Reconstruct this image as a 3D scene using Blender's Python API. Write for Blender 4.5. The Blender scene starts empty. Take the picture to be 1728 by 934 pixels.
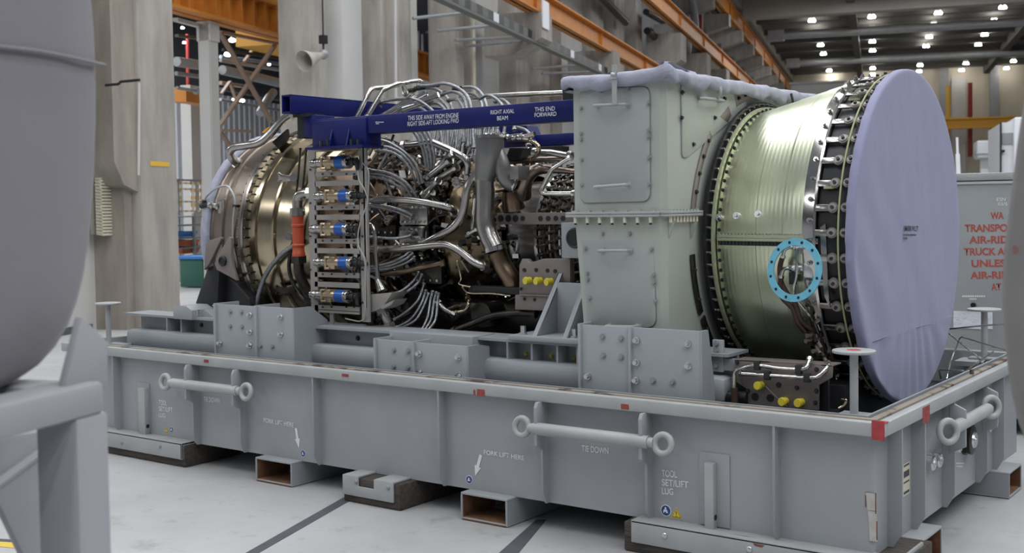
import bpy, bmesh, math, random
from mathutils import Vector, Matrix
random.seed(7)
sc = bpy.context.scene
V = Vector
# ------------------------------------------------------------------ camera, world, lights, exposure
CZ = 1.735
FPX, PCX, PCY = 1968.32, 864.0, 427.177
YAW, PITCH, ROLL = math.radians(36.2306), math.radians(2.31317), math.radians(-0.849345)
def cam_axes():
    cy, sy = math.cos(YAW), math.sin(YAW)
    F = V((-sy, cy, 0)); R = V((cy, sy, 0)); U = V((0, 0, 1))
    F2 = F*math.cos(PITCH) - U*math.sin(PITCH); U2 = U*math.cos(PITCH) + F*math.sin(PITCH)
    return R*math.cos(ROLL) + U2*math.sin(ROLL), U2*math.cos(ROLL) - R*math.sin(ROLL), F2
CR, CU, CF = cam_axes()
CAM = V((0, 0, CZ))
cd = bpy.data.cameras.new('camera'); cam = bpy.data.objects.new('camera', cd)
sc.collection.objects.link(cam); sc.camera = cam
m = Matrix((CR, CU, -CF)).transposed().to_4x4(); m.translation = CAM; cam.matrix_world = m
cd.sensor_width = 36.0; cd.lens = FPX/1728*36.0; cd.shift_y = (PCY - 467)/1728
cd.clip_start = .05; cd.clip_end = 400
cd.dof.use_dof = True; cd.dof.focus_distance = 6.3; cd.dof.aperture_fstop = 4.0
# building axes (the hall stands 18.85 degrees off the skid)
BA = math.radians(18.85)
BV = V((-math.sin(BA), math.cos(BA), 0)); AV = V((math.cos(BA), math.sin(BA), 0))
def AB(a, b, z): return AV*a + BV*b + V((0, 0, z))
EXPOSURE = 0.72
sc.view_settings.view_transform = 'Standard'; sc.view_settings.look = 'None'
sc.view_settings.gamma = 1.0; sc.view_settings.use_curve_mapping = False
sc.view_settings.exposure = EXPOSURE
wd = bpy.data.worlds.new('hall_light'); sc.world = wd; wd.use_nodes = True
bg = wd.node_tree.nodes['Background']; bg.inputs[0].default_value = (.70, .75, .86, 1); bg.inputs[1].default_value = .12
# ceiling lamps of the hall above and behind the camera: rows of wide lamp panels, plus added fill panels
def area(a, b, power, sx, sy, z=15.0, col=(.94, .968, 1.0)):
    l = bpy.data.lights.new('hall_lamp_and_fill', 'AREA'); l.shape = 'RECTANGLE'; l.size = sx; l.size_y = sy
    l.energy = power; l.color = col
    o = bpy.data.objects.new('hall_lamp_and_fill', l); sc.collection.objects.link(o)
    o.location = AB(a, b, z); o.rotation_euler = (0, 0, BA)
for a, pw in ((-4.6, 110), (-.3, 105), (4.3, 140), (8.5, 175), (12.8, 195)):
    for b in (-22, -15, -8, -1, 5.5, 12, 19):
        area(a, b, pw*(.35 if b < -10 else 1.), .5, 3.2)
for b in (-9, -2, 5): area(-14.5, b, 170, 1.6, 3, 8.6)  # unseen side bay panels, added to brighten the middle of the fan case
for b in (1, 6, 11, 16, 21): area(-8.4, b, 165, 3.0, 4.6)  # added wide panels without a known source, for the fan case's top highlight
for b in (32, 50, 75, 100): area(2, b, 900, 14, 2)
for b in (14, 22, 30): area(-20.5, b, 420, 2.5, 2.5, 8.6)

# ------------------------------------------------------------------ picking points of the place by where the photo shows them
def ray(px, py): return CR*((px-PCX)/FPX) - CU*((py-PCY)/FPX) + CF
def PX(px, py, X): d = ray(px, py); return CAM + d*(X/d.x)
def PY(px, py, Y): d = ray(px, py); return CAM + d*(Y/d.y)
def PZ(px, py, Z): d = ray(px, py); return CAM + d*((Z-CZ)/d.z)
def PA(px, py, a): d = ray(px, py); return CAM + d*(a/d.dot(AV))
def PB(px, py, b): d = ray(px, py); return CAM + d*(b/d.dot(BV))
def ppm(p): return FPX/(V(p)-CAM).dot(CF)

# ------------------------------------------------------------------ materials
def mat(name, col, rough=.5, metal=0., noise=0., nscale=6., col2=None, bump=0., bscale=40., stretch=None, emit=None, spec=None, coat=0.):
    M = bpy.data.materials.new(name); M.use_nodes = True
    nt = M.node_tree; p = nt.nodes['Principled BSDF']
    p.inputs['Base Color'].default_value = (*col, 1); p.inputs['Roughness'].default_value = rough
    p.inputs['Metallic'].default_value = metal
    if spec is not None: p.inputs['Specular IOR Level'].default_value = spec
    if coat: p.inputs['Coat Weight'].default_value = coat; p.inputs['Coat Roughness'].default_value = .2
    if emit: p.inputs['Emission Color'].default_value = (*emit[0], 1); p.inputs['Emission Strength'].default_value = emit[1]
    if noise or bump or col2:
        tc = nt.nodes.new('ShaderNodeTexCoord'); mp = nt.nodes.new('ShaderNodeMapping')
        nt.links.new(tc.outputs['Object'], mp.inputs[0])
        if stretch: mp.inputs['Scale'].default_value = stretch
    if noise or col2:
        n = nt.nodes.new('ShaderNodeTexNoise'); n.inputs['Scale'].default_value = nscale; n.inputs['Detail'].default_value = 6
        n.inputs['Roughness'].default_value = .6
        nt.links.new(mp.outputs[0], n.inputs[0])
        r = nt.nodes.new('ShaderNodeValToRGB'); r.color_ramp.elements[0].position = .32; r.color_ramp.elements[1].position = .68
        c2 = col2 or tuple(max(0, c*(1-noise)) for c in col)
        r.color_ramp.elements[0].color = (*c2, 1); r.color_ramp.elements[1].color = (*col, 1)
        nt.links.new(n.outputs[0], r.inputs[0]); nt.links.new(r.outputs[0], p.inputs['Base Color'])
    if bump:
        n2 = nt.nodes.new('ShaderNodeTexNoise'); n2.inputs['Scale'].default_value = bscale; n2.inputs['Detail'].default_value = 4
        nt.links.new(mp.outputs[0], n2.inputs[0])
        b = nt.nodes.new('ShaderNodeBump'); b.inputs['Strength'].default_value = bump; b.inputs['Distance'].default_value = .02
        nt.links.new(n2.outputs[0], b.inputs['Height']); nt.links.new(b.outputs[0], p.inputs['Normal'])
    return M
skid_m = mat('grey skid paint', (.335, .35, .365), .42, 0, .12, 2.2, bump=.05, bscale=9)
skid_lt = mat('worn grey paint', (.39, .40, .40), .45, 0, .15, 4)
rail_m = mat('grey frame paint', (.325, .345, .365), .4, 0, .08, 3)
box_m = mat('pale grey green paint', (.395, .42, .38), .45, 0, .05, 2)
boxdoor_m = mat('grey door paint', (.355, .375, .36), .45, 0, .05, 2)
rust_m = mat('rusty rim strip', (.27, .235, .19), .8, 0, 0, 6, col2=(.075, .04, .03), stretch=(1, 1, 1))
r_ = rust_m.node_tree.nodes['Color Ramp'].color_ramp.elements; r_[0].position = .40; r_[1].position = .50
gasket_m = mat('dark rubber gasket', (.06, .06, .062), .6)
rustin = mat('rust', (.22, .10, .05), .85, 0, .6, 14)
wood_m = mat('dark timber', (.085, .07, .06), .85, 0, .55, 16, stretch=(.4, 3, 3), bump=.4)
zinc = mat('zinc bolt', (.62, .63, .64), .3, 1.)
pbolt = mat('painted bolt', (.28, .295, .30), .45, .2)
dbolt = mat('dark bolt', (.05, .05, .055), .4, .6)
steel = mat('brushed steel', (.47, .45, .425), .24, 1., .25, 7)
chrome = mat('polished steel', (.60, .585, .56), .15, 1., .15, 9)
brownst = mat('heat tinted casing steel', (.33, .275, .23), .38, 1., .22, 3)
brass = mat('golden turbine casing', (.52, .44, .31), .2, 1., .3, 2.5, stretch=(3, 1, 1))
frame_m = mat('dull golden frame steel', (.24, .185, .115), .26, 1., .6, 9)
bronze = mat('bronze tinted steel', (.27, .195, .135), .3, 1., .5, 6)
darkst = mat('dark engine steel', (.085, .078, .07), .38, .9, .5, 8)
black_m = mat('black steel', (.018, .018, .02), .4, .2)
blackr = mat('black rubber', (.016, .016, .017), .55)
braid = mat('braided steel hose', (.40, .41, .425), .32, 1., .45, 60, bump=.3, bscale=160)
duct_m = mat('dull grey duct', (.27, .265, .26), .42, .85, .2, 5)
brownduct = mat('brown steel duct', (.30, .235, .20), .3, 1., .3, 4)
plate_m = mat('brown grey plate', (.25, .215, .20), .5, .45, .15, 5)
panel_m = mat('grey panel plate', (.36, .34, .315), .5, .3, .15, 5)
gold = mat('anodised gold valve', (.43, .345, .24), .3, .9)
valveb = mat('blue valve band', (.02, .10, .38), .35, .3)
blue_m = mat('dark blue paint', (.005, .010, .115), .42, 0, .25, 5, spec=.3)
fan_m = mat('yellow green coated fan case', (.80, .83, .62), .29, .95, .10, 1.6, stretch=(9, .6, .6))
fan_rim = mat('pale green flange', (.46, .49, .33), .4, .4)
cord_m = mat('pale green cord', (.36, .39, .20), .6)
cyan_m = mat('light blue gasket', (.16, .50, .66), .55, 0, .2, 30)
red_m = mat('red tape', (.46, .055, .06), .6, 0, .4, 30)
redmark = mat('faded red paint mark', (.40, .07, .065), .7, 0, .5, 60)
sleeve_m = mat('orange red sleeve', (.46, .075, .028), .4)
yel_m = mat('yellow plastic cap', (.72, .60, .05), .4)
brownh = mat('dark brown hose', (.055, .028, .022), .5)
white_t = mat('white stencil paint', (.74, .75, .75), .6)
red_t = mat('red stencil paint', (.42, .085, .065), .6)
black_t = mat('black print', (.06, .06, .075), .6)
cable_m = mat('pale cable', (.42, .42, .41), .4, .3)
sign_b = mat('sign blue', (.015, .05, .22), .5)
sign_y = mat('sign yellow', (.75, .55, .03), .5)
orange_m = mat('orange crane paint', (.62, .235, .035), .5, 0, .18, 2)
yelcr = mat('yellow crane paint', (.72, .36, .03), .5)
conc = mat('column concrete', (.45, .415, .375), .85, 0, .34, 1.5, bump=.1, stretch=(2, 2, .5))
conc2 = mat('concrete with painted shade', (.34, .30, .255), .85, 0, .35, 1.6, stretch=(2, 2, .5))  # darker copy of the column concrete, shade of recessed legs put into the colour
wallp = mat('pale wall panel', (.56, .55, .53), .8, 0, .1, .6)
sheet = mat('white corrugated sheet', (.66, .68, .72), .6)
ceil_m = mat('dark roof deck', (.10, .093, .083), .9, 0, .2, .3)
beamc = mat('roof beam concrete', (.36, .335, .30), .9, 0, .12, .5)
pipeg = mat('grey building duct', (.34, .35, .36), .5, .35, .15, 2)
brownsteel = mat('brown painted steel', (.30, .215, .16), .6)
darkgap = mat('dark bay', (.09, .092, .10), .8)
tanwall = mat('tan end wall', (.62, .56, .45), .8, 0, .14, .12)
fgpaint = mat('light grey stand paint', (.36, .36, .385), .4, 0, .06, 3)
whitem = mat('white machine enamel', (.78, .79, .82), .4)
beige = mat('beige louvre enamel', (.62, .58, .46), .5)
redpipe = mat('red pipe paint', (.24, .02, .018), .5)
yelpipe = mat('yellow pipe paint', (.70, .42, .05), .5)
lamp_e = mat('lit lamp', (1, 1, 1), .5, emit=((1, .97, .92), 40))
lamp_s = mat('lit bay lamp', (1, 1, 1), .5, emit=((.93, .96, 1), 22))
green_m = mat('green bin plastic', (.03, .12, .085), .5)
bluebin = mat('blue crate plastic', (.05, .22, .55), .5)
orbin = mat('orange crate plastic', (.62, .17, .06), .5)
tape_dk = mat('dark floor tape', (.085, .085, .10), .7, 0, .3, 8)
tape_yl = mat('yellow floor tape', (.62, .45, .06), .7)
foil = mat('clear plastic wrapped sheet', (.66, .68, .74), .3, bump=.8, bscale=14)

def cloth_mat(name, col, st, strength, scale):
    M = mat(name, col, .85, 0, .06, 3)
    nt = M.node_tree; p = nt.nodes['Principled BSDF']
    p.inputs['Sheen Weight'].default_value = .15
    tc = nt.nodes.new('ShaderNodeTexCoord'); mp = nt.nodes.new('ShaderNodeMapping'); mp.inputs['Scale'].default_value = st
    n = nt.nodes.new('ShaderNodeTexNoise'); n.inputs['Scale'].default_value = scale; n.inputs['Detail'].default_value = 3; n.inputs['Distortion'].default_value = .8
    n3 = nt.nodes.new('ShaderNodeTexNoise'); n3.inputs['Scale'].default_value = 22; n3.inputs['Detail'].default_value = 2
    ad = nt.nodes.new('ShaderNodeMath'); ad.operation = 'MULTIPLY_ADD'; ad.inputs[1].default_value = .25
    b = nt.nodes.new('ShaderNodeBump'); b.inputs['Strength'].default_value = strength; b.inputs['Distance'].default_value = .03
    nt.links.new(tc.outputs['Object'], mp.inputs[0]); nt.links.new(mp.outputs[0], n.inputs[0]); nt.links.new(tc.outputs['Object'], n3.inputs[0])
    nt.links.new(n3.outputs[0], ad.inputs[0]); nt.links.new(n.outputs[0], ad.inputs[2]); nt.links.new(ad.outputs[0], b.inputs['Height'])
    nt.links.new(b.outputs[0], p.inputs['Normal'])
    return M
cloth = cloth_mat('lavender grey cover cloth', (.265, .265, .40), (1, 1.8, 1.1), .14, 2.0)
cloth2 = cloth_mat('lavender cover cloth folds', (.34, .35, .43), (2, 2, 2), .5, 3.0)
fgcloth = cloth_mat('grey foreground cover', (.205, .198, .215), (1, 1, 1), .12, 1.2)

def floor_mat():
    M = mat('hall floor', (.45, .45, .45), .5, 0, 0, .9, col2=(.35, .35, .35))
    nt = M.node_tree; p = nt.nodes['Principled BSDF']
    ramp = [n for n in nt.nodes if n.type == 'VALTORGB'][0]; mp = [n for n in nt.nodes if n.type == 'MAPPING'][0]
    n = nt.nodes.new('ShaderNodeTexNoise'); n.inputs['Scale'].default_value = 5; n.inputs['Detail'].default_value = 8; n.inputs['Roughness'].default_value = .7
    r = nt.nodes.new('ShaderNodeValToRGB'); r.color_ramp.elements[0].position = .30; r.color_ramp.elements[1].position = .44
    r.color_ramp.elements[0].color = (.62, .60, .58, 1); r.color_ramp.elements[1].color = (1, 1, 1, 1)
    x = nt.nodes.new('ShaderNodeMix'); x.data_type = 'RGBA'; x.blend_type = 'MULTIPLY'; x.inputs['Factor'].default_value = .7
    nt.links.new(mp.outputs[0], n.inputs[0]); nt.links.new(n.outputs[0], r.inputs[0])
    nt.links.new(ramp.outputs[0], x.inputs['A']); nt.links.new(r.outputs[0], x.inputs['B']); nt.links.new(x.outputs['Result'], p.inputs['Base Color'])
    return M
floor_m = floor_mat()

# ------------------------------------------------------------------ mesh helpers
def frame_from(d):
    d = V(d).normalized(); up = V((0, 0, 1)) if abs(d.z) < .95 else V((1, 0, 0))
    a = d.cross(up).normalized(); return a, a.cross(d).normalized()
def smooth_pts(pts, sub=6):
    pts = [V(p) for p in pts]
    if len(pts) < 3: return pts
    out = []
    P = [pts[0]*2-pts[1]] + pts + [pts[-1]*2-pts[-2]]
    for i in range(1, len(P)-2):
        p0, p1, p2, p3 = P[i-1:i+3]
        for k in range(sub):
            t = k/sub
            out.append(.5*((2*p1) + (p2-p0)*t + (2*p0-5*p1+4*p2-p3)*t*t + (3*p1-p0-3*p2+p3)*t**3))
    out.append(pts[-1]); return out
class MB:
    def __init__(s): s.bm = bmesh.new(); s.mats = []; s.cur = 0
    def use(s, m):
        if m not in s.mats: s.mats.append(m)
        s.cur = s.mats.index(m); return s
    def _f(s, vs):
        try:
            f = s.bm.faces.new(vs); f.material_index = s.cur; return f
        except ValueError: return None
    def box(s, c, size, rot=None, bev=0.):
        M = Matrix.Translation(V(c)) @ (rot.to_4x4() if rot else Matrix()) @ Matrix.Diagonal((*size, 1))
        r = bmesh.ops.create_cube(s.bm, size=1, matrix=M); vs = r['verts']
        fs = {f for v in vs for f in v.link_faces}
        for f in fs: f.material_index = s.cur
        if bev:
            es = list({e for v in vs for e in v.link_edges})
            bmesh.ops.bevel(s.bm, geom=es, offset=bev, segments=2, affect='EDGES', profile=.5, material=-1)
        return s
    def bx(s, x0, x1, y0, y1, z0, z1, bev=0.):
        return s.box(((x0+x1)/2, (y0+y1)/2, (z0+z1)/2), (abs(x1-x0), abs(y1-y0), abs(z1-z0)), None, bev)
    def ab(s, a0, a1, b0, b1, z0, z1, bev=0.):
        return s.box(AB((a0+a1)/2, (b0+b1)/2, (z0+z1)/2), (abs(a1-a0), abs(b1-b0), abs(z1-z0)), Matrix.Rotation(BA, 3, 'Z'), bev)
    def prism(s, pts, vec, bev=0.):
        vec = V(vec); n = len(pts)
        a = [s.bm.verts.new(V(p)) for p in pts]; b = [s.bm.verts.new(V(p)+vec) for p in pts]
        fs = [s._f(a), s._f(list(reversed(b)))]
        for i in range(n): fs.append(s._f([a[i], b[i], b[(i+1) % n], a[(i+1) % n]]))
        fs = [f for f in fs if f]
        bmesh.ops.recalc_face_normals(s.bm, faces=fs)
        if bev:
            es = list({e for f in fs for e in f.edges})
            bmesh.ops.bevel(s.bm, geom=es, offset=bev, segments=2, affect='EDGES', profile=.5, material=-1)
        return s
    def rings(s, rings, caps=True, closed=False):
        vs = [[s.bm.verts.new(p) for p in r] for r in rings]; n = len(vs[0]); fs = []
        rng = range(len(vs)) if closed else range(len(vs)-1)
        for i in rng:
            A, B = vs[i], vs[(i+1) % len(vs)]
            for k in range(n): fs.append(s._f([A[k], A[(k+1) % n], B[(k+1) % n], B[k]]))
        if caps and not closed: fs += [s._f(list(reversed(vs[0]))), s._f(vs[-1])]
        bmesh.ops.recalc_face_normals(s.bm, faces=[f for f in fs if f]); return s
    def cyl(s, p0, p1, r0, r1=None, n=14, caps=True):
        p0, p1 = V(p0), V(p1); r1 = r0 if r1 is None else r1
        a, b = frame_from(p1-p0); R = []
        for p, r in ((p0, r0), (p1, r1)): R.append([p + (a*math.cos(t)+b*math.sin(t))*r for t in [2*math.pi*k/n for k in range(n)]])
        return s.rings(R, caps)
    def tube(s, pts, r, n=10, sub=6, closed=False):
        rr = r if isinstance(r, (list, tuple)) else None
        P = smooth_pts(pts, sub) if sub > 1 else [V(p) for p in pts]
        N = len(P); a, b = frame_from(P[1]-P[0]); R = []
        for i, p in enumerate(P):
            d = (P[min(i+1, N-1)]-P[max(i-1, 0)]).normalized()
            a = (a - d*a.dot(d)); a = a.normalized() if a.length > 1e-6 else frame_from(d)[0]
            b = a.cross(d)
            if rr:
                t = i/(N-1)*(len(rr)-1); k = min(int(t), len(rr)-2); q = rr[k]+(rr[k+1]-rr[k])*(t-k)
            else: q = r
            R.append([p + (a*math.cos(t)+b*math.sin(t))*q for t in [2*math.pi*k/n for k in range(n)]])
        return s.rings(R, True, closed)
    def lathe(s, prof, o, ax, n=64, caps=False, closed=False):      # prof: (distance along axis, radius)
        o = V(o); ax = V(ax).normalized(); a, b = frame_from(ax); R = []
        for h, r in prof: R.append([o + ax*h + (a*math.cos(t)+b*math.sin(t))*r for t in [2*math.pi*k/n for k in range(n)]])
        return s.rings(R, caps, closed)
    def ball(s, c, r, n=10, sc3=(1, 1, 1)):
        M = Matrix.Translation(V(c)) @ Matrix.Diagonal((r*sc3[0], r*sc3[1], r*sc3[2], 1))
        q = bmesh.ops.create_uvsphere(s.bm, u_segments=n, v_segments=max(6, n//2+1), radius=1, matrix=M)
        for f in {f for v in q['verts'] for f in v.link_faces}: f.material_index = s.cur
        return s
    def torus(s, c, nrm, R, r, n=28, k=10):
        a, b = frame_from(nrm); nrm = V(nrm).normalized(); c = V(c); RR = []
        for i in range(n):
            t = 2*math.pi*i/n; d = a*math.cos(t)+b*math.sin(t)
            RR.append([c + d*(R+r*math.cos(u)) + nrm*(r*math.sin(u)) for u in [2*math.pi*j/k for j in range(k)]])
        return s.rings(RR, False, True)
    def bolt(s, p, d, r=.012, h=.012):
        p = V(p); d = V(d).normalized()
        s.cyl(p, p+d*h*.25, r*1.45, n=14); return s.cyl(p+d*h*.2, p+d*h, r, n=6)
    def build(s, name, m=None, parent=None, ang=38, kind=None, origin=None):
        if m is not None and not s.mats: s.mats = [m]
        me = bpy.data.meshes.new(name)
        if origin is not None: bmesh.ops.translate(s.bm, verts=s.bm.verts, vec=-V(origin))
        s.bm.to_mesh(me); s.bm.free()
        for q in (s.mats or [m]): me.materials.append(q)
        me.polygons.foreach_set('use_smooth', [True]*len(me.polygons))
        try: me.set_sharp_from_angle(angle=math.radians(ang))
        except Exception: pass
        o = bpy.data.objects.new(name, me); sc.collection.objects.link(o)
        if origin is not None: o.location = origin
        if parent: attach(o, parent)
        if kind: o['kind'] = kind
        return o
ROOT = {}
def attach(o, p):
    o.parent = p
    if p.name in ROOT: o.matrix_parent_inverse = Matrix.Translation(-ROOT[p.name])
def tag(o, label, cat, group=None):
    o['label'] = label; o['category'] = cat
    if group: o['group'] = group
    return o
def thing(name, label, cat, loc=(0, 0, 0), group=None):
    o = bpy.data.objects.new(name, None); sc.collection.objects.link(o); o.location = loc
    o.empty_display_size = .1; ROOT[o.name] = V(loc)
    return tag(o, label, cat, group)
def struct(o): o['kind'] = 'structure'; return o
def lettering(txt, mapper, bl, br, tl, m, parent, name='lettering', thick=.0006, bold=.012):
    """bl, br, tl: pixels of the left end and the right end of the baseline and of the top of the capitals, mapper(px, py) -> point on the face."""
    A, B, T = mapper(*bl), mapper(*br), mapper(*tl)
    X = (B-A); Yv = (T-A); W, Hh = X.length, Yv.length
    X.normalize(); Yv = (Yv - X*Yv.dot(X)).normalized(); N = X.cross(Yv)
    c = bpy.data.curves.new('t', 'FONT'); c.body = txt; c.size = 1; c.offset = bold
    o = bpy.data.objects.new('t', c); sc.collection.objects.link(o)
    dg = bpy.context.evaluated_depsgraph_get(); me = bpy.data.meshes.new_from_object(o.evaluated_get(dg))
    sc.collection.objects.unlink(o); bpy.data.objects.remove(o)
    xs = [v.co.x for v in me.vertices]; ys = [v.co.y for v in me.vertices]
    x0, x1, y0, y1 = min(xs), max(xs), min(ys), max(ys)
    for v in me.vertices:
        v.co = A + X*((v.co.x-x0)/(x1-x0)*W) + Yv*((v.co.y-y0)/(y1-y0)*Hh) + N*thick
    me.materials.clear(); me.materials.append(m)
    ob = bpy.data.objects.new(name, me); sc.collection.objects.link(ob); attach(ob, parent); return ob
def dashes(mapper, rows, m, parent, seed=1):
    rnd = random.Random(seed); b = MB()
    for (x0, x1, y, h) in rows:
        A, B, T = mapper(x0, y), mapper(x1, y), mapper(x0, y-h)
        X = B-A; Yv = T-A; N = X.cross(Yv).normalized(); t = 0
        while t < 1:
            w = min(rnd.uniform(.04, .10), 1-t)
            p = A+X*t+N*.0012
            b._f([b.bm.verts.new(q) for q in (p, p+X*w*.7, p+X*w*.7+Yv, p+Yv)]); t += w
    return b.build('small_print', m, parent)

# ================================================================== THE HALL
b = MB(); b.ab(-30, 45, -30, 132, -.1, 0); struct(b.build('floor', floor_m))
CEZ = 15.5
b = MB(); b.ab(-9.3, 45, -30, 132, CEZ, CEZ+.3); struct(b.build('ceiling', ceil_m))
for k, bb in enumerate(range(-6, 131, 6)):                       # deck ribs
    if bb > 60:
        b = MB(); b.ab(-8.6, 45, bb, bb+.5, CEZ-.35, CEZ+.02); struct(b.build('roof_rib', ceil_m))
for bb, h, m_ in ((80.5, 1.35, beamc), (62, 1.3, beamc)):
    b = MB(); b.ab(-8.6, 45, bb, bb+1.1, CEZ-h, CEZ); struct(b.build('roof_beam', m_))
for a in (-1.9, 10.6):
    b = MB(); b.ab(a, a+.55, 40, 131, CEZ-.75, CEZ); struct(b.build('roof_beam', ceil_m))
for bb in (93, 112):
    b = MB(); b.cyl(AB(-7, bb, CEZ-.9), AB(40, bb, CEZ-.9), .33, n=12); b.ab(-8, -6.8, bb-.4, bb+.4, CEZ-1.3, CEZ-.5)
    tag(b.build('roof_duct', pipeg), 'long pale round duct under the roof, ' + ('the nearer of two' if bb == 93 else 'the farther of two, by the end wall'), 'duct')
b = MB(); b.ab(-9.3, 45, 131, 131.5, 0, CEZ); struct(b.build('wall_end', tanwall))
b = MB()
for a in (6.3, 11.2): b.ab(a, a+.9, 130.6, 131, 0, CEZ)
struct(b.build('trim_1', pipeg))
b = MB(); b.ab(7.5, 8.9, 130.7, 131, 0, CEZ-1.2); struct(b.build('trim_2', wallp))
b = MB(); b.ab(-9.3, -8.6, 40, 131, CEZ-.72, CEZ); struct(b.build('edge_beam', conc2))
# long side wall: pilasters, infill panels, openings with the side bay behind
b = MB()
b.ab(-11.5, -10.9, 26.8, 27.2, 0, CEZ)
b.ab(-11.5, -10.85, 29.5, 33.4, 0, 9.2); b.ab(-11.5, -10.9, 38, 44, 0, 7.2); b.ab(-11.5, -10.9, 47, 131, 0, 6.5)
b.ab(-11.6, -11.2, 60, 131, 6.5, CEZ)
struct(b.build('wall_left', wallp))
def column(name, px, a, zt=CEZ, d=.9, m_=conc, dep=1.2, w=None):
    p = PA(px, 338, a); bb = p.dot(BV); b = MB(); b.ab(a-dep, a, bb, bb+(w or d), 0, zt, .03); return struct(b.build(name, m_))
# first column: wide bright face, narrower shaded leg with a corbel, recessed back leg
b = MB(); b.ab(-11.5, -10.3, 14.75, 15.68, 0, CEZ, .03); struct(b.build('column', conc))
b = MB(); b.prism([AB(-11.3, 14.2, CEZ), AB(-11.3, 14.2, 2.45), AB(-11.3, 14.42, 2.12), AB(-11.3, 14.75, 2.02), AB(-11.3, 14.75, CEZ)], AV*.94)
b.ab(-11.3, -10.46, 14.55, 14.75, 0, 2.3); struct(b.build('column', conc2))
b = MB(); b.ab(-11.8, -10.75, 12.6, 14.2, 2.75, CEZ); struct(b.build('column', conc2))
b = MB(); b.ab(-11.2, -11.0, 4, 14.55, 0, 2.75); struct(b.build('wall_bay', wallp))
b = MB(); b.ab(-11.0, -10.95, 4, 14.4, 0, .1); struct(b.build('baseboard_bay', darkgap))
# second column group and third: bundles of legs
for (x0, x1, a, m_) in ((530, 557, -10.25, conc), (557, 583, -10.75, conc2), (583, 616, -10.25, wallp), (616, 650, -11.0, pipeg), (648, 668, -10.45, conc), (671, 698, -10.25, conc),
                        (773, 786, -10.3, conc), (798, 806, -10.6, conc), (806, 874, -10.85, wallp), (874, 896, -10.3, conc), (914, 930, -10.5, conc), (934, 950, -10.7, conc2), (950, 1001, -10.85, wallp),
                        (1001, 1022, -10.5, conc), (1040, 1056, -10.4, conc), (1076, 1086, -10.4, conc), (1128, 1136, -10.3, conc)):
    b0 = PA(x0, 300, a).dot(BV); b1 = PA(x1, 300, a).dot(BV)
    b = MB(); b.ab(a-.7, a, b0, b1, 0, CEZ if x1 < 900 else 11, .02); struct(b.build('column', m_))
# far columns with corbels marching along the wall up to the end
for k in range(9):
    bb = 66+7.4*k
    b = MB(); b.ab(-10.9, -10.1, bb, bb+1.0, 0, 12.6)
    for z in (13.1,): b.prism([AB(-10.1, bb, z-.8), AB(-8.7, bb, z-.4), AB(-8.7, bb, z+.35), AB(-10.1, bb, z+.35)], BV*1.0)
    b.ab(-11.2, -10.1, bb, bb+1, 12.3, CEZ)
    struct(b.build('column', conc))
# corbel blocks under the crane runways
def corbel(bb, z, w=1.1, h=1.15):
    b = MB(); b.prism([AB(-10.4, bb, z-h), AB(-9.6, bb, z-h), AB(-8.75, bb, z-h*.62), AB(-8.75, bb, z), AB(-10.4, bb, z)], BV*w); struct(b.build('corbel', conc))
for px, py in ((905, 5), (1027, 72), (1102, 112)): p = PA(px, py, -9.); corbel(p.dot(BV)-.4, p.z-.3)
for px, py in ((1142, 36), (1186, 72), (1220, 101), (1246, 124)): p = PA(px, py, -9.); corbel(p.dot(BV)-.4, p.z-.6, 1.6, 2)
# sign plates on the first corbel
b = MB(); p = PA(921, 25, -8.7); b.ab(-8.74, -8.70, p.dot(BV)-.28, p.dot(BV)+.35, p.z-.38, p.z+.38)
tag(b.build('notice_plate', whitem), 'white notice plate on the nearest concrete corbel under the orange runway', 'sign')
# crane runways
def runway(name, z, b0, b1, label, h=.62, a=-9.):
    b = MB(); b.ab(a-.2, a+.2, b0, b1, z+h/2-.05, z+h/2); b.ab(a-.2, a+.2, b0, b1, z-h/2, z-h/2+.05); b.ab(a-.03, a+.03, b0, b1, z-h/2, z+h/2)
    for k in range(int((b1-b0)/8)): b.ab(a-.12, a+.12, b0+8*k+4, b0+8*k+4.03, z-h/2, z+h/2)
    b.ab(a-.04, a+.04, b0, b1, z+h/2, z+h/2+.1)
    tag(b.build(name, orange_m), label, 'crane runway')
runway('crane_runway', 7.35, 27, 60, 'lowest orange crane runway beam on corbels along the left wall')
runway('crane_runway', 10.45, 36, 100, 'middle orange crane runway beam, between two others on the left wall', .8)
runway('crane_runway', 14.0, 56, 129, 'highest orange crane runway beam, just below the roof edge', 1.0)
# striped conductor rail
railg = mat('dull conductor rail', (.15, .155, .14), .6)
b = MB(); bb = 23.6; k = 0
while bb < 44:
    L = .42
    b.use(railg if k % 2 else black_m) if k % 9 else b.use(whitem)
    b.ab(-9.05, -8.95, bb, bb+L, 6.28, 6.50); bb += L; k += 1
b.use(railg).ab(-9.12, -8.9, 23.6, 44, 6.19, 6.25)
tag(b.build('conductor_rail'), 'black and grey striped conductor rail hung below the lowest runway', 'rail')
for k, (x0, y0, x1, y1) in enumerate([(697, 31, 800, 20), (737, 52, 842, 42), (768, 68, 882, 62), (785, 78, 895, 68), (898, 116, 985, 109), (915, 124, 1010, 121)]):
    p0, p1 = PA(x0, y0, -10.2), PA(x1, y1, -9.18); b = MB(); b.cyl(p0, p1, .042, n=8)
    b.cyl(p1+V((0, 0, -.02)), p1+V((0, 0, .35)), .03, n=6)
    tag(b.build('rail_bracket', pipeg), ['nearest thin grey bracket arm holding the striped rail, at the opening', 'second grey bracket arm from the near end of the striped rail', 'third grey bracket arm from the near end of the striped rail',
        'fourth grey bracket arm from the near end of the striped rail', 'second grey bracket arm from the far end of the striped rail', 'farthest grey bracket arm holding the striped rail'][k], 'bracket')
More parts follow.
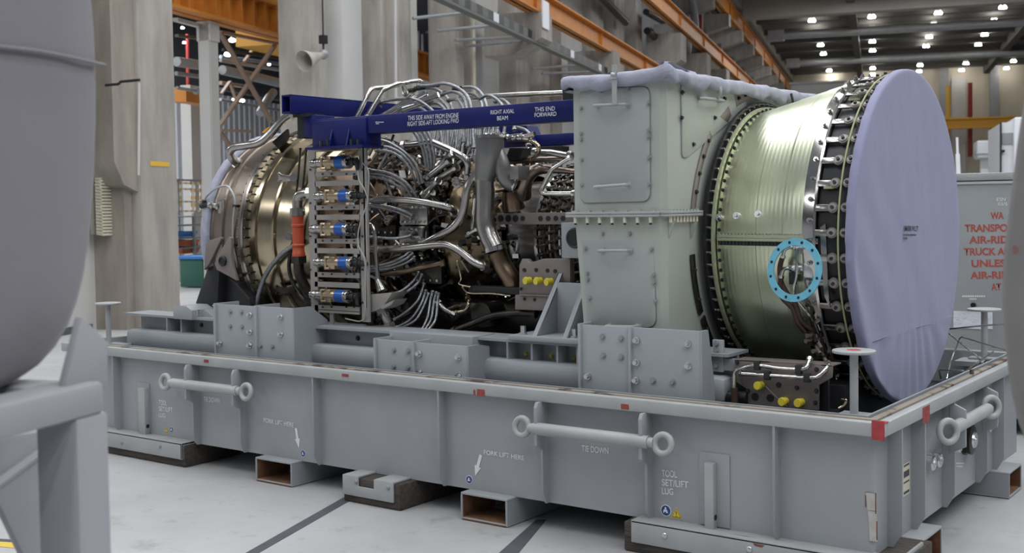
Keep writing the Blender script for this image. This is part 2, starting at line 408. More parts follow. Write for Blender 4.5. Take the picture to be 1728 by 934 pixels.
# steel pipes, ducts and dark diagonal braces behind the runways
def pipe_thing(name, pts, r, m_, label, cat='pipe', sub=5, n=10):
    b = MB(); b.tube(pts, r, n=n, sub=sub); return tag(b.build(name, m_), label, cat)
for k, (x0, y0, x1, y1, r) in enumerate([(1012, -8, 1056, 38, .15), (1090, 20, 1118, 36, .15), (1092, 52, 1124, 78, .17), (1142, 90, 1160, 108, .15), (1197, 8, 1210, 24, .2)]):
    pipe_thing('cable_tray', [PA(x0, y0, -10), PA(x1, y1, -10)], r, black_m, ['dark slanting cable tray highest behind the lowest runway', 'upper dark slanting tray behind the middle runway start', 'lower dark slanting tray below the middle runway start',
        'dark slanting tray beside the red standpipe', 'dark slanting tray right of the red standpipe near the top'][k], 'cable tray', 1)
pipe_thing('standpipe', [PA(1180, -10, -9.8), PA(1180, 140, -9.8)], .22, redpipe, 'dark red standpipe on the left wall behind the runways', sub=1)
pipe_thing('wall_duct', [PA(1166, -5, -9.7), PA(1172, 30, -9.7), PA(1173, 90, -9.7), PA(1160, 118, -9.9)], .22, pipeg, 'pale grey curved wall duct left of the dark red standpipe', 'duct')
pipe_thing('wall_pipe', [PA(667, -5, -10.15), PA(668, 210, -10.15)], .035, wallp, 'thin pale vertical pipe on the second column', sub=1)
pipe_thing('wall_pipe', [PA(799, -5, -10.25), PA(800, 170, -10.25)], .05, beige, 'beige vertical pipe in the gap beside the third column', sub=1)
for k in range(7):
    bb = 74+7.4*k
    b = MB(); b.ab(-11.1, -10.95, bb+2.5, bb+4.2, 8, 14.6); b.build('window_%d' % (k+1), sheet)['kind'] = 'structure'
# column fittings
b = MB(); p = PA(269, 277, -10.3); b.ab(-10.3, -10.29, p.dot(BV)-.24, p.dot(BV)+.24, p.z-.035, p.z+.035)
tag(b.build('yellow_tape', yelpipe), 'short yellow tape strip stuck on the first concrete column', 'tape')
b = MB(); b.use(black_m).tube([PB(178, 144, 13.9), PB(200, 142, 13.9), PB(204, 138, 13.9), PB(236, 135, 13.92)], .02, sub=1, n=6)
tag(b.build('cable_clip'), 'thin black cable bent across the first concrete column', 'cable')
b = MB(); b.cyl(PB(235, 140, 13.9), PB(234, 296, 13.9), .018, n=8); tag(b.build('conduit', wallp), 'thin pale conduit running down the first concrete column', 'conduit')
# louvre
lv = thing('louver_panel', 'beige slatted louvre box on the pale wall beside the first column', 'louvre', AB(-10.7, 13, 1.7))
zt = PA(190, 300, -10.7).z; zb = PA(190, 395, -10.7).z; L0 = PA(171, 340, -10.7).dot(BV); L1 = PA(208.5, 340, -10.7).dot(BV)
b = MB(); b.use(darkgap).ab(-10.98, -10.80, L0, L1, zb, zt); b.build('housing', None, lv)
b = MB()
for k in range(19):
    z = zb+(zt-zb)*k/18
    b.prism([AB(-10.82, L0, z), AB(-10.68, L0, z-.02), AB(-10.68, L0, z+.012), AB(-10.82, L0, z+.032)], BV*(L1-L0))
for q in (L0, (L0+L1)/2, L1-.03): b.ab(-10.9, -10.70, q, q+.03, zb, zt)
b.build('slats', beige, lv)
# horn loudspeaker on the second column
hp = PA(527, 100, -9.9); hs = thing('horn_loudspeaker', 'beige horn loudspeaker hung on the second concrete column', 'loudspeaker', hp)
c0 = PA(546, 92, -10.0); c1 = PA(514, 103, -10.15)
b = MB(); ax = (c1-c0); L = ax.length
b.lathe([(0, .05), (L*.3, .08), (L*.7, .14), (L, .2), (L+.02, .2), (L*.75, .13)], c0, ax, 24); b.build('horn', conc, hs)
b = MB(); b.ball(c0, .1); b.build('driver', pipeg, hs)
b = MB(); b.box(c0+V((0, 0, .28)), (.12, .12, .16)); b.cyl(c0, c0+V((0, 0, .25)), .02); b.cyl(c0+V((0, 0, .3)), c0+V((0, 0, 2.2)), .015, n=6); b.box(c0-AV*.15, (.3, .06, .06)); b.build('bracket', black_m, hs)

# ---------------------------------------------------------------- side bay seen between the first and second columns
b = MB(); BZ = PA(420, 168, -24.2).z
b = MB(); b.ab(-24.6, -24.2, -14, 60, 0, BZ); struct(b.build('wall_bay_back', sheet))
b = MB()
for k in range(90): b.ab(-24.2, -24.14, 18+.4*k, 18.12+.4*k, 0, BZ)
struct(b.build('trim_3', sheet))
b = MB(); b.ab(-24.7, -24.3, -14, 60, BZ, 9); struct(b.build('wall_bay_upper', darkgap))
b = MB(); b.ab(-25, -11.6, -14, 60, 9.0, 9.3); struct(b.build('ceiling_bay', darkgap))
b = MB(); b.ab(-24.2, -24.1, 18, 21.4, 0, 2.3); struct(b.build('door_1', pipeg))
# bay girder with ribs
b = MB(); a = -13.
b.ab(a-.25, a+.25, 17, 42, 5.62, 5.68); b.ab(a-.25, a+.25, 17, 42, 6.28, 6.34); b.ab(a-.02, a+.02, 17, 42, 5.6, 6.3)
for k in range(50): b.ab(a-.22, a+.22, 17+.5*k, 17.02+.5*k, 5.66, 6.3)
tag(b.build('crane_girder', orange_m), 'deep ribbed orange crane girder through the side bay behind the columns', 'crane girder')
b = MB(); q = PA(470, 15, -15); b.ab(-16.5, -14.5, q.dot(BV)-2.5, q.dot(BV)+2, q.z-.2, q.z+.35); b.ab(-14.6, -14.2, q.dot(BV)-.6, q.dot(BV)-.2, q.z-1.6, q.z)
b.ab(-16, -14.4, q.dot(BV)-.5, q.dot(BV)+2.6, q.z-1.0, q.z-.4)
tag(b.build('crane_trolley', yelcr), 'yellow overhead crane trolley above the ribbed orange girder', 'crane')
for px, nm in ((350, 'near'), (486, 'far')):
    q = PA(px, 200, -13.1).dot(BV)
    b = MB(); b.ab(-13.22, -13.0, q-.04, q+.14, 0, 5.55); b.ab(-13.0, -12.97, q-.02, q+.26, 0, 5.55); b.ab(-13.26, -13.22, q-.02, q+.26, 0, 5.55); b.ab(-13.28, -12.95, q-.04, q+.3, 5.2, 5.6)
    struct(b.build('column', wallp))
def strut(p0, p1, w, m_, name, label, cat='brace'):
    b = MB(); d = V(p1)-V(p0); M = d.to_track_quat('Z', 'Y').to_matrix(); b.box((V(p0)+V(p1))/2, (w, w*.6, d.length), M); return tag(b.build(name, m_), label, cat)
strut(PA(371, 55, -13.2), PA(458, 206, -13.2), .1, brownsteel, 'cross_brace', 'brown diagonal brace falling to the right in the side bay')
strut(PA(464, 76, -13.45), PA(371, 212, -13.45), .1, brownsteel, 'cross_brace', 'brown diagonal brace rising to the right in the side bay')
strut(PA(371, 220, -13.3), PA(425, 222, -13.3), .09, brownsteel, 'tie_beam', 'brown level tie beam below the crossed braces', 'beam')
strut(PA(371, 222, -13.4), PA(392, 252, -13.4), .09, brownsteel, 'cross_brace', 'short brown brace below the level tie beam')
strut(PA(296, 33, -13.2), PA(345, 46, -13.3), .12, wallp, 'tie_beam', 'pale level tie beam left of the near steel column', 'beam')
strut(PA(371, 54, -13.6), PA(470, 74, -13.6), .1, brownsteel, 'tie_beam', 'brown upper tie beam joining the two steel columns', 'beam')
strut(PA(480, 78, -13.2), PA(512, 88, -13.3), .09, wallp, 'tie_beam', 'pale level tie beam right of the far steel column', 'beam')
pipe_thing('bay_duct', [PA(298, 104, -16), PA(335, 110, -16)], .12, pipeg, 'thick horizontal grey duct beside the first column', 'duct', 1)
pipe_thing('bay_duct', [PA(338, 40, -14), PA(346, 62, -14), PA(350, 80, -14), PA(350, 135, -14), PA(344, 150, -14), PA(330, 154, -14)], .075, pipeg, 'grey square-bent duct dropping along the near steel column', 'duct')
pipe_thing('bay_duct', [PA(375, 118, -15.5), PA(400, 124, -15.5), PA(430, 130, -15.5), PA(470, 140, -15.5)], .12, pipeg, 'thick grey duct running behind the crossed braces', 'duct')
pipe_thing('bay_duct', [PA(500, 72, -14), PA(500, 128, -14), PA(492, 142, -14), PA(476, 146, -14)], .085, pipeg, 'left grey elbow duct between far steel column and second column', 'duct')
pipe_thing('bay_duct', [PA(515, 78, -14), PA(515, 136, -14), PA(522, 150, -14), PA(540, 152, -14)], .085, pipeg, 'right grey elbow duct beside the second column', 'duct')
pipe_thing('bay_duct', [PA(438, 192, -15), PA(452, 168, -15), PA(462, 155, -15)], .11, pipeg, 'slanting dark grey duct before the bright corrugated wall', 'duct')
pipe_thing('bay_pipe', [PA(298, 148, -14), PA(345, 156, -14)], .035, pipeg, 'thin grey pipe crossing beside the first column', 'pipe', 1)
pipe_thing('bay_pipe', [PA(316, 58, -20), PA(319, 300, -20)], .05, redpipe, 'red vertical standpipe in the side bay beside the first column', 'pipe', 1)
pipe_thing('bay_pipe', [PA(376, 84, -16), PA(470, 98, -16)], .04, black_m, 'dark thin pipe behind the crossed braces', 'pipe', 1)
for k, (x0, y0, x1, y1) in enumerate([(298, 60, 345, 66), (372, 150, 470, 168), (495, 98, 530, 104)]):
    strut(PA(x0, y0, -18), PA(x1, y1, -18), .12, darkgap, 'bay_truss', ['dark roof truss chord beside the first column', 'dark truss chord above the corrugated wall', 'dark truss chord beside the second column'][k], 'truss')
for k, (x0, y0, x1, y1) in enumerate([(374, 158, 388, 138), (388, 138, 398, 168), (412, 104, 428, 82), (720, 55, 748, 35)]):
    strut(PA(x0, y0, -17), PA(x1, y1, -17), .09, brownsteel if k < 3 else pipeg, 'truss_web', ['short truss web rising beside the near steel column', 'short truss web falling beside the near steel column', 'short truss web high behind the crossed braces', 'pale slanting truss web in the opening beside the second column'][k], 'truss')
for k, x in enumerate((706, 713, 727)):
    pipe_thing('bay_downpipe', [PA(x, 52+6*k, -15), PA(x, 118, -15)], .05, pipeg, ['leftmost', 'middle', 'rightmost'][k] + ' of three grey downpipes in the opening above the girder', 'pipe', 1)
for k, x in enumerate((328, 338, 346)):
    q = PA(x, 250, -17).dot(BV); b = MB(); b.ab(-17.3, -17, q-.12, q+.2, 0, 5); struct(b.build('column', wallp))
for k, (x0, y0, x1, y1, a, r, m_) in enumerate([(372, 102, 470, 118, -17, .05, pipeg), (372, 96, 470, 108, -19, .06, pipeg), (297, 124, 348, 131, -15, .05, pipeg), (372, 168, 470, 186, -20, .05, pipeg), (498, 160, 530, 168, -16, .06, pipeg), (372, 140, 420, 147, -21, .07, brownsteel)]):
    pipe_thing('bay_pipe', [PA(x0, y0, a), PA(x1, y1, a)], r, m_, ['grey pipe crossing just above the braces centre', 'grey pipe high behind the crossed braces', 'thin grey pipe below the thick duct beside the first column', 'grey pipe along the top of the bright corrugated wall', 'grey pipe under the elbow ducts', 'brown pipe behind the rising brace'][k], 'pipe', 1)
b = MB(); q = PA(333, 164, -16); b.ab(-16.2, -15.8, q.dot(BV)-.8, q.dot(BV)+.5, q.z-.18, q.z+.15)
tag(b.build('bay_girder', orange_m), 'short orange girder end beside the near steel column', 'crane girder')
# bay lamps
for k, (px, py, a) in enumerate([(308, 47, -19), (311, 72, -19), (392, 68, -18), (384, 92, -18), (454, 109, -18), (518, 123, -16), (394, 168, -21), (408, 170, -21), (731, 18, -16), (896, 152, -13)]):
    p = PA(px, py, a); L = thing('bay_lamp', ['upper lit lamp beside the first column in the side bay', 'lower lit lamp beside the first column in the side bay', 'upper wide lit lamp right of the near steel column', 'lower wide lit lamp right of the near steel column',
        'lit lamp behind the upper end of the rising brace', 'lit lamp beside the horn loudspeaker', 'left lit lamp above the bright corrugated wall', 'right lit lamp above the bright corrugated wall', 'lit oval lamp in the opening beside the second column', 'small lit lamp left of the box with the cloth top'][k], 'lamp', p, 'lamps in the side bay')
    w = .10 if k in (2, 3, 7, 8) else .05
    b = MB(); b.ball(p, w, 12, (1, 1, .55)); b.build('diffuser', lamp_s, L)
    b = MB(); b.cyl(p+V((0, 0, w*.4)), p+V((0, 0, w*1.0)), w*.8, w*.35, 12); b.build('shade', pipeg, L)
# clutter seen in the bay below: barrier mesh, shelving, crates, green bin
AM = -13.6
bq = lambda px: PA(px, 330, AM).dot(BV)
zq = lambda py: PA(320, py, AM).z
AM = -16.2
br = thing('safety_barrier', 'yellow and grey mesh safety barrier beside the first column', 'barrier', AB(AM, bq(320), 0))
b = MB()
for px in (300, 342, 380): b.ab(AM-.03, AM+.03, bq(px)-.03, bq(px)+.03, 0, zq(303))
b.ab(AM-.03, AM+.03, bq(296), bq(382), zq(306), zq(303)); b.build('frame', pipeg, br)
b = MB()
for (y, c) in ((308, 0), (318, 0), (339, 0), (355, 0)):
    for k in range(40):
        b0 = bq(298)+.11*k
        if b0 > bq(380): break
        b.use(yelpipe if k % 2 else whitem); b.ab(AM-.015, AM+.015, b0, b0+.11, zq(y+3), zq(y))
for px in (303, 322, 328, 337, 360):
    for k in range(8): b.use(yelpipe if k % 2 else whitem); b.ab(AM-.012, AM+.012, bq(px), bq(px)+.05, zq(356)+.09*k*(zq(306)-zq(356))/.72, zq(356)+.09*(k+1)*(zq(306)-zq(356))/.72)
b.build('striped_slats', None, br)
AM = -15.2
sh = thing('storage_rack', 'grey open storage rack beside the first column holding crates', 'rack', AB(AM, bq(320), 0))
b = MB()
for y in (365, 380, 402, 418): b.ab(AM-.9, AM-.1, bq(296), bq(375), zq(y+2), zq(y))
b.build('shelf', pipeg, sh)
b = MB()
for px in (300, 332, 372): b.ab(AM-.15, AM-.09, bq(px), bq(px)+.06, 0, zq(360))
b.build('upright', pipeg, sh)
def crate(px0, px1, y0, y1, m_, label):
    a0, a1, z0, z1 = bq(px0), bq(px1), zq(y1)+.01, zq(y0)
    b = MB(); b.ab(AM-.75, AM-.2, a0, a1, z0, z1, .02)
    for k in range(3): b.ab(AM-.2, AM-.17, a0, a1, z0+(z1-z0)*(.2+.3*k), z0+(z1-z0)*(.27+.3*k))
    b.ab(AM-.78, AM-.17, a0-.01, a1+.01, z1-.05, z1); tag(b.build('crate', m_), label, 'crate')
crate(316, 342, 391, 401, bluebin, 'blue plastic crate on the rack beside the first column')
crate(318, 345, 406, 417, orbin, 'orange plastic crate just below the blue crate')
crate(317, 345, 420, 430, orbin, 'orange plastic crate above the green bin')
AM = -14.9
gb = thing('green_bin', 'dark green lidded bin behind the skid beside the first column', 'bin', AB(AM, bq(325), 0))
b = MB(); b.ab(AM-.05, AM+.55, bq(303), bq(360), .02, zq(437), .03)
for px in (306, 338): b.ab(AM+.55, AM+.6, bq(px), bq(px)+.08, .1, zq(440))
b.build('body', green_m, gb)
b = MB(); b.ab(AM-.1, AM+.62, bq(301), bq(362), zq(437), zq(431), .02); b.build('lid', bluebin, gb)

# ---------------------------------------------------------------- hall lamps in rows (each a double bulb in a reflector)
rows = [[(245, 38), (283, 138), (312, 220), (342, 305), (361, 365), (381, 424), (401, 480), (418, 524), (435, 566)],
        [(687, 10), (690, 112), (693, 193), (695, 282), (696, 343), (696, 404), (697, 464), (698, 506), (700, 548)],
        [(1144, 86), (1114, 164), (1082, 249), (1061, 313), (1043, 378), (1020, 443), (1013, 485)],
        [(1583, 48), (1524, 138), (1460, 234), (1416, 302), (1374, 367), (1332, 430), (1303, 477), (1272, 524)],
        [(1715, 352), (1655, 415), (1608, 464), (1579, 512)]]
def lamp_mesh():
    b = MB()
    for s_ in (-.13, .13):
        b.use(lamp_e); b.lathe([(-.12, .02), (-.11, .12), (-.03, .13), (.10, .05), (.12, .0)], V((s_, 0, 0)), (0, 0, 1), 12)
    b.use(pipeg); b.box((0, 0, .2), (.42, .1, .16))
    return b
lm = lamp_mesh().build('ceiling_lamp')
sc.collection.objects.unlink(lm)
ords = ['nearest', 'second', 'third', 'fourth', 'fifth', 'sixth', 'seventh', 'eighth', 'ninth']
rown = ['leftmost', 'second', 'third', 'fourth', 'rightmost']
for r, row in enumerate(rows):
    for k, (x, y) in enumerate(row):
        p = PZ(1300+x/4.037, y/4.037, 15.05); o = lm.copy(); o.location = p; o.rotation_euler = (0, 0, BA)
        sc.collection.objects.link(o); o.name = 'ceiling_lamp'
        tag(o, 'lit double roof lamp, %s from the near end of the %s lamp row' % (ords[k], rown[r]) if k else 'lit double roof lamp at the near end of the %s lamp row' % rown[r], 'ceiling lamp', 'roof lamps in rows')
        b = MB()
# ---------------------------------------------------------------- far right of the hall
pb = lambda px, py: PB(px, py, 128)
b = MB(); p0, p1 = PB(1585, 211, 126), PB(1712, 211, 126); b.ab(p0.dot(AV), p1.dot(AV), 125.5, 126.5, p0.z-.45, p0.z+.45); b.ab(p0.dot(AV), p1.dot(AV), 125.2, 126.8, p0.z+.45, p0.z+.6)
tag(b.build('bridge_crane', yelcr), 'yellow orange crane bridge across the far end wall', 'crane')
for k, (px, m_, y0, y1, l_) in enumerate([(1600, yelpipe, 145, 260, 'yellow vertical pipe on the far end wall'), (1637, redpipe, 140, 265, 'red vertical pipe on the far end wall')]):
    pipe_thing('wall_pipe', [pb(px, y0), pb(px, y1)], .22, m_, l_, 'pipe', 1)
pipe_thing('wall_pipe', [pb(1590, 198), pb(1728, 200)], .1, tanwall, 'thin pale pipe running above the yellow crane bridge', 'pipe', 1)
mc = PB(1661, 245, 60); b = MB(); A0, A1 = PB(1648, 240, 60).dot(AV), PB(1676, 240, 60).dot(AV)
b.ab(A0, A1, 60, 62, PB(1660, 267, 60).z, PB(1660, 237, 60).z, .1); b.ab((A0+A1)/2-.15, (A0+A1)/2+.25, 60.5, 61, 0, PB(1660, 267, 60).z); b.ab(A0-.02, A1+.02, 59.9, 62.1, PB(1660, 259, 60).z, PB(1660, 258, 60).z)
tag(b.build('control_cabinet', whitem), 'small white cabinet on a grey post far behind the warning panel', 'cabinet')
mt = thing('machine_tool', 'tall white enclosed machine behind the warning panel at the right', 'machine', AB(4, 33, 0))
pm = lambda px, py: PB(px, py, 33)
b = MB(); b.ab(pm(1691, 240).dot(AV), pm(1745, 240).dot(AV), 33.2, 37, 0, pm(1700, 206).z); b.build('enclosure', whitem, mt)
b = MB(); b.ab(pm(1711, 240).dot(AV), pm(1760, 240).dot(AV), 33, 37, 0, pm(1715, 198).z, .05); b.build('tower', whitem, mt)
b = MB(); b.ab(pm(1692, 240).dot(AV), pm(1711, 240).dot(AV), 33.15, 33.3, pm(1700, 243).z, pm(1700, 224).z); b.build('window_panel', pipeg, mt)
b = MB(); b.ab(pm(1689, 240).dot(AV), pm(1691, 240).dot(AV), 33.1, 33.3, 0, pm(1690, 206).z); b.ab(pm(1689, 240).dot(AV), pm(1696, 240).dot(AV), 33.05, 33.15, pm(1693, 257).z, pm(1693, 253).z); b.build('door_edge', black_m, mt)
b = MB(); b.ab(pm(1585, 240).dot(AV), pm(1690, 240).dot(AV), 75, 78, 0, PB(1620, 267, 75).z); tag(b.build('workshop_cabin', pipeg), 'low grey cabin far behind the warning panel', 'cabin')
b = MB(); q = PB(1616, 245, 20); b.cyl(V((PB(1617.5, 296, 20).x, PB(1617.5, 296, 20).y, 0)), PB(1617.5, 296, 20), .035, n=8); b.cyl(PB(1617.5, 296, 20), PB(1616, 260, 20), .035, n=8); b.cyl(PB(1616, 262, 20), PB(1615, 232, 20), .02, n=8)
tag(b.build('handrail_post', whitem), 'bright vertical post behind the warning panel beside the inlet cover', 'post')
# long white roof over a cabin at the end of the left wall, seen above the fan case
b = MB(); q0, q1 = PB(1335, 150, 70), PB(1425, 150, 70); b.ab(q0.dot(AV), q1.dot(AV), 70, 78, 0, PB(1380, 139, 70).z); b.ab(q0.dot(AV)-.1, q1.dot(AV)+.1, 69.8, 70, PB(1380, 141, 70).z, PB(1380, 138, 70).z)
tag(b.build('hall_cabin', wallp), 'long pale cabin at the far end of the left wall above the fan case', 'cabin')
# floor tapes
def tape(name, quad, m_, label):
    b = MB(); b.prism([PZ(x, y, .0005) for x, y in quad], (0, 0, .002)); tag(b.build(name, m_), label, 'floor tape')
tape('floor_tape', [(584, 838), (597, 842), (430, 938), (408, 938)], tape_dk, 'dark tape line on the floor at the centre timber foot')
tape('floor_tape', [(905, 878), (922, 878), (872, 938), (838, 938)], tape_dk, 'dark tape line on the floor at the right front fork pocket')
tape('floor_tape', [(-20, 922), (-20, 914), (60, 919), (60, 929)], tape_yl, 'yellow tape line on the floor under the foreground stand')
tape('floor_tape', [(-20, 914), (-20, 909), (40, 913), (40, 917)], tape_dk, 'dark tape edge beside the yellow tape line')

# ================================================================== THE TRANSPORT SKID
XL, XR, YF, YB, ZR = -7.85, -1.676, 5.0, 7.78, .765
YW, XW, ZB = 5.07, -1.745, .153
W = lambda x, y: PY(x, y, YW-.002)
skid = thing('transport_skid', 'long grey steel transport skid on the floor carrying the gas turbine', 'skid', (-4.7, 6.4, 0))
b = MB()
b.bx(XL+.07, XW-.019, YW, YW+.012, ZB, ZR-.02); b.build('front_wall', skid_m, skid)
b = MB(); b.bx(XW-.012, XW, YW+.019, YB-.1, ZB, ZR-.02); b.build('end_wall', skid_m, skid)
b = MB(); b.bx(XL+.1, XL+.112, YW, YB-.1, ZB, ZR-.02); b.build('end_wall', skid_m, skid)
b = MB(); b.bx(XL+.1, XW, YB-.112, YB-.1, ZB, ZR-.02); b.build('back_wall', skid_m, skid)
b = MB(); b.bx(XL+.115, XW-.014, YW+.014, YB-.114, ZB+.01, ZB+.06); b.build('tray_floor', rail_m, skid)
b = MB(); b.cyl((XW-.020, YW+.020, ZB), (XW-.020, YW+.020, ZR-.06), .0203, n=24); b.build('corner_tube', skid_m, skid)
def ringbar(o0, o1, z0, z1, name, m_, bev=0.):
    b = MB()
    b.bx(XL+o0, XR-o0, YF+o0, YF+o1, z0, z1, bev); b.bx(XL+o0, XR-o0, YB-o1, YB-o0, z0, z1, bev)
    b.bx(XL+o0, XL+o1, YF+o1, YB-o1, z0, z1, bev); b.bx(XR-o1, XR-o0, YF+o1, YB-o1, z0, z1, bev)
    return b.build(name, m_, skid)
ringbar(0, .05, ZR-.064, ZR, 'rim', skid_lt, .008)
ringbar(.05, .11, ZR-.04, ZR-.006, 'rim_channel', gasket_m)
ringbar(.056, .094, ZR-.03, ZR+.004, 'rim_gasket', rust_m, .004)
ringbar(.112, .124, ZR-.2, ZR+.006, 'inner_lip', rail_m)
# upright stiffeners on the long side and on the end
for px in (191, 527, 738, 1303):
    X = PY(px, 700, YF+.005).x; b = MB(); b.prism([(X, YF+.005, ZR-.06), (X, YW, ZR-.06), (X, YW, ZB), (X, YF+.045, ZB), (X, YF+.005, ZB+.06)], (.012, 0, 0)); b.build('stiffener', skid_m, skid)
for px, zt in ((319, .04), (398, .04), (907, .05), (1083, .05)):
    X = PY(px, 700, YF-.012).x; b = MB()
    b.prism([(X, YF+.012, ZR-.06), (X, YW, ZR-.06), (X, YW, ZB), (X, YF+.045, ZB), (X, YF+.012, ZB+.06)], (.014, 0, 0))
    X -= .003; b.prism([(X, YF-.045, ZR-.09), (X, YF-.03, ZR-.062), (X, YF+.03, ZR-.062), (X, YF+.03, ZR-.33), (X, YF-.045, ZR-.29)], (.020, 0, 0), .003); b.build('tie_down_lug', skid_m, skid)
for px, lug in ((1522, 0), (1561, 0), (1611, 1), (1666, 1), (1694, 0)):
    Y = PX(px, 740, XR-.005).y; b = MB()
    zb = ZB if lug else ZB+.0
    b.prism([(XR-.005, Y, ZR-.06), (XW, Y, ZR-.06), (XW, Y, zb), (XR-.045, Y, zb), (XR-.005, Y, zb+.07)], (0, .014, 0))
    if lug: b.prism([(XR+.05, Y-.003, ZR-.10), (XR-.03, Y-.003, ZR-.062), (XR-.03, Y-.003, ZR-.33), (XR+.05, Y-.003, ZR-.29)], (0, .020, 0), .003)
    b.build('stiffener' if not lug else 'tie_down_lug', skid_m, skid)
# scuffed bare patch with rusty edges on the front wall near the corner
b = MB(); q_ = [W(x, y) for x, y in ((1461, 832), (1478, 832), (1480, 870), (1481, 915), (1468, 915), (1466, 880))]
b.prism([p+V((0, -.0008, 0)) for p in q_], (0, .0006, 0)); pp = b.build('bare_patch', mat('scuffed bare paint', (.50, .49, .46), .7, 0, .2, 20), skid)
b = MB()
for (x0, y0, x1, y1) in ((1460, 831, 1479, 833), (1477, 833, 1479, 868), (1466, 914, 1482, 916), (1465, 862, 1477, 863.2), (1460, 836, 1461.5, 856), (1479, 880, 1481, 912)):
    A, B = W(x0, y0), W(x1, y1); b.bx(A.x, B.x, YW-.0036, YW-.003, B.z, A.z)
b.build('rust_edge', rustin, pp)
# tie down bars with an eye at either end
def tie_bar(pl, pr, axis):
    f_ = (lambda x, y: PY(x, y, YF-.03)) if axis == 'Y' else (lambda x, y: PX(x, y, XR+.03))
    A, B = f_(*pl), f_(*pr); d = (B-A).normalized(); zc = (A.z+B.z)/2; A.z = B.z = zc
    b = MB(); b.cyl(A+d*.06, B-d*.06, .033, n=20); o = b.build('tie_down_bar', skid_lt, skid)
    for p, s_ in ((A, 1), (B, -1)):
        b = MB(); b.torus(p-d*s_*.02, (0, -1, 0.15) if axis == 'Y' else (.8, -.55, .1), .046 if axis == 'Y' else .052, .0165, 32, 12); b.cyl(p+d*s_*.03, p+d*s_*.08, .026, n=14); b.build('eye_ring', skid_lt, o)
tie_bar((282, 646), (412, 661), 'Y'); tie_bar((886, 721), (1113, 750), 'Y'); tie_bar((1602, 728), (1671, 688), 'X')
# fork pockets (hollow, running right through) and the pockets at the end
def fork(x0, x1, y0, y1, axis):
    t = .012; z0, z1 = .004, .155; b = MB().use(skid_m)
    if axis == 'Y':
        b.bx(x0, x1, y0, y1, z1-t, z1, .003); b.bx(x0, x1, y0, y1, z0, z0+t, .003); b.bx(x0, x0+t, y0, y1, z0+t, z1-t); b.bx(x1-t, x1, y0, y1, z0+t, z1-t)
        b.use(rustin); b.bx(x0+t, x1-t, y0+.01, y0+.25, z0+t, z0+t+.002); b.bx(x0+t, x0+t+.002, y0+.004, y0+.3, z0+t, z1-t); b.bx(x0+.01, x1-.01, y0-.001, y0+.002, z0, z0+.006)
    else:
        b.bx(x0, x1, y0, y1, z1-t, z1, .003); b.bx(x0, x1, y0, y1, z0, z0+t, .003); b.bx(x0, x1, y0, y0+t, z0+t, z1-t); b.bx(x0, x1, y1-t, y1, z0+t, z1-t)
        b.use(rustin); b.bx(x1-.25, x1-.006, y0+t, y1-t, z0+t, z0+t+.002); b.bx(x1-.3, x1-.004, y1-t-.002, y1-t, z0+t, z1-t)
    b.build('fork_pocket', None, skid)
fork(-5.71, -5.376, 4.985, YB, 'Y'); fork(-4.03, -3.71, 4.985, YB, 'Y')
fork(-3.2, -1.64, 5.44, 5.73, 'X'); fork(-3.2, -1.64, 7.05, 7.345, 'X')
# corner feet: steel skirt over timber
def foot(x0, x1, y0=4.965):
    b = MB().use(skid_lt); b.bx(x0, x1, y0, y0+.014, .055, .165, .003); b.bx(x0, x1, y0, YW+.02, .152, .168, .004); b.bx(x1-.012, x1, y0, YW+.3, .06, .165)
    f_ = b.build('foot_skirt', None, skid)
    b = MB(); b.bx(x0-.05, x1+.012, y0+.016, y0+.5, .003, .15, .006); b.build('timber_block', wood_m, skid); return f_
f1 = foot(-7.84, -6.42); f2 = foot(-2.93, -1.62)
for px, py in ((270, 754), (205, 748)): p = PY(px, py, 4.963); b = MB(); b.ball(p, .014, 10, (1, .5, 1)); b.build('bolt', pbolt, f1)
for px, py in ((1121, 905), (1264, 928)): p = PY(px, py, 4.963); b = MB(); b.ball(p, .016, 10, (1, .5, 1)); b.build('bolt', zinc, f2)
b = MB(); b.prism([PY(1270, 917, 4.964), PY(1290, 921, 4.964), PY(1286, 925, 4.964), PY(1274, 922, 4.964)], (0, .0005, 0)); b.prism([PZ(1232, 901, .1685), PZ(1275, 908, .1685), PZ(1260, 906, .1685)], (0, 0, .0004)); b.build('rust_patch', rustin, f2)
# centre timber foot under a U bracket
b = MB(); b.bx(-4.875, -4.43, 4.93, 5.5, .003, .15, .006); b.build('timber_block', wood_m, skid)
b = MB(); x0, x1, xa, xb = -4.87, -4.47, -4.745, -4.62
b.prism([(x0, 4.915, .045), (x1, 4.915, .045), (x1, 4.915, .163), (xb, 4.915, .163), (xb, 4.915, .105), (xa, 4.915, .105), (xa, 4.915, .163), (x0, 4.915, .163)], (0, .012, 0), .003)
b.bx(x0, xa, 4.92, 5.12, .151, .163, .003); b.bx(xb, x1, 4.92, 5.12, .151, .163, .003); o = b.build('foot_bracket', skid_lt, skid)
for px in (601, 655): b = MB(); p = PY(px, 814+ (px-601)*.18, 4.913); b.ball(p, .014, 10, (1, .5, 1)); b.build('bolt', pbolt, o)
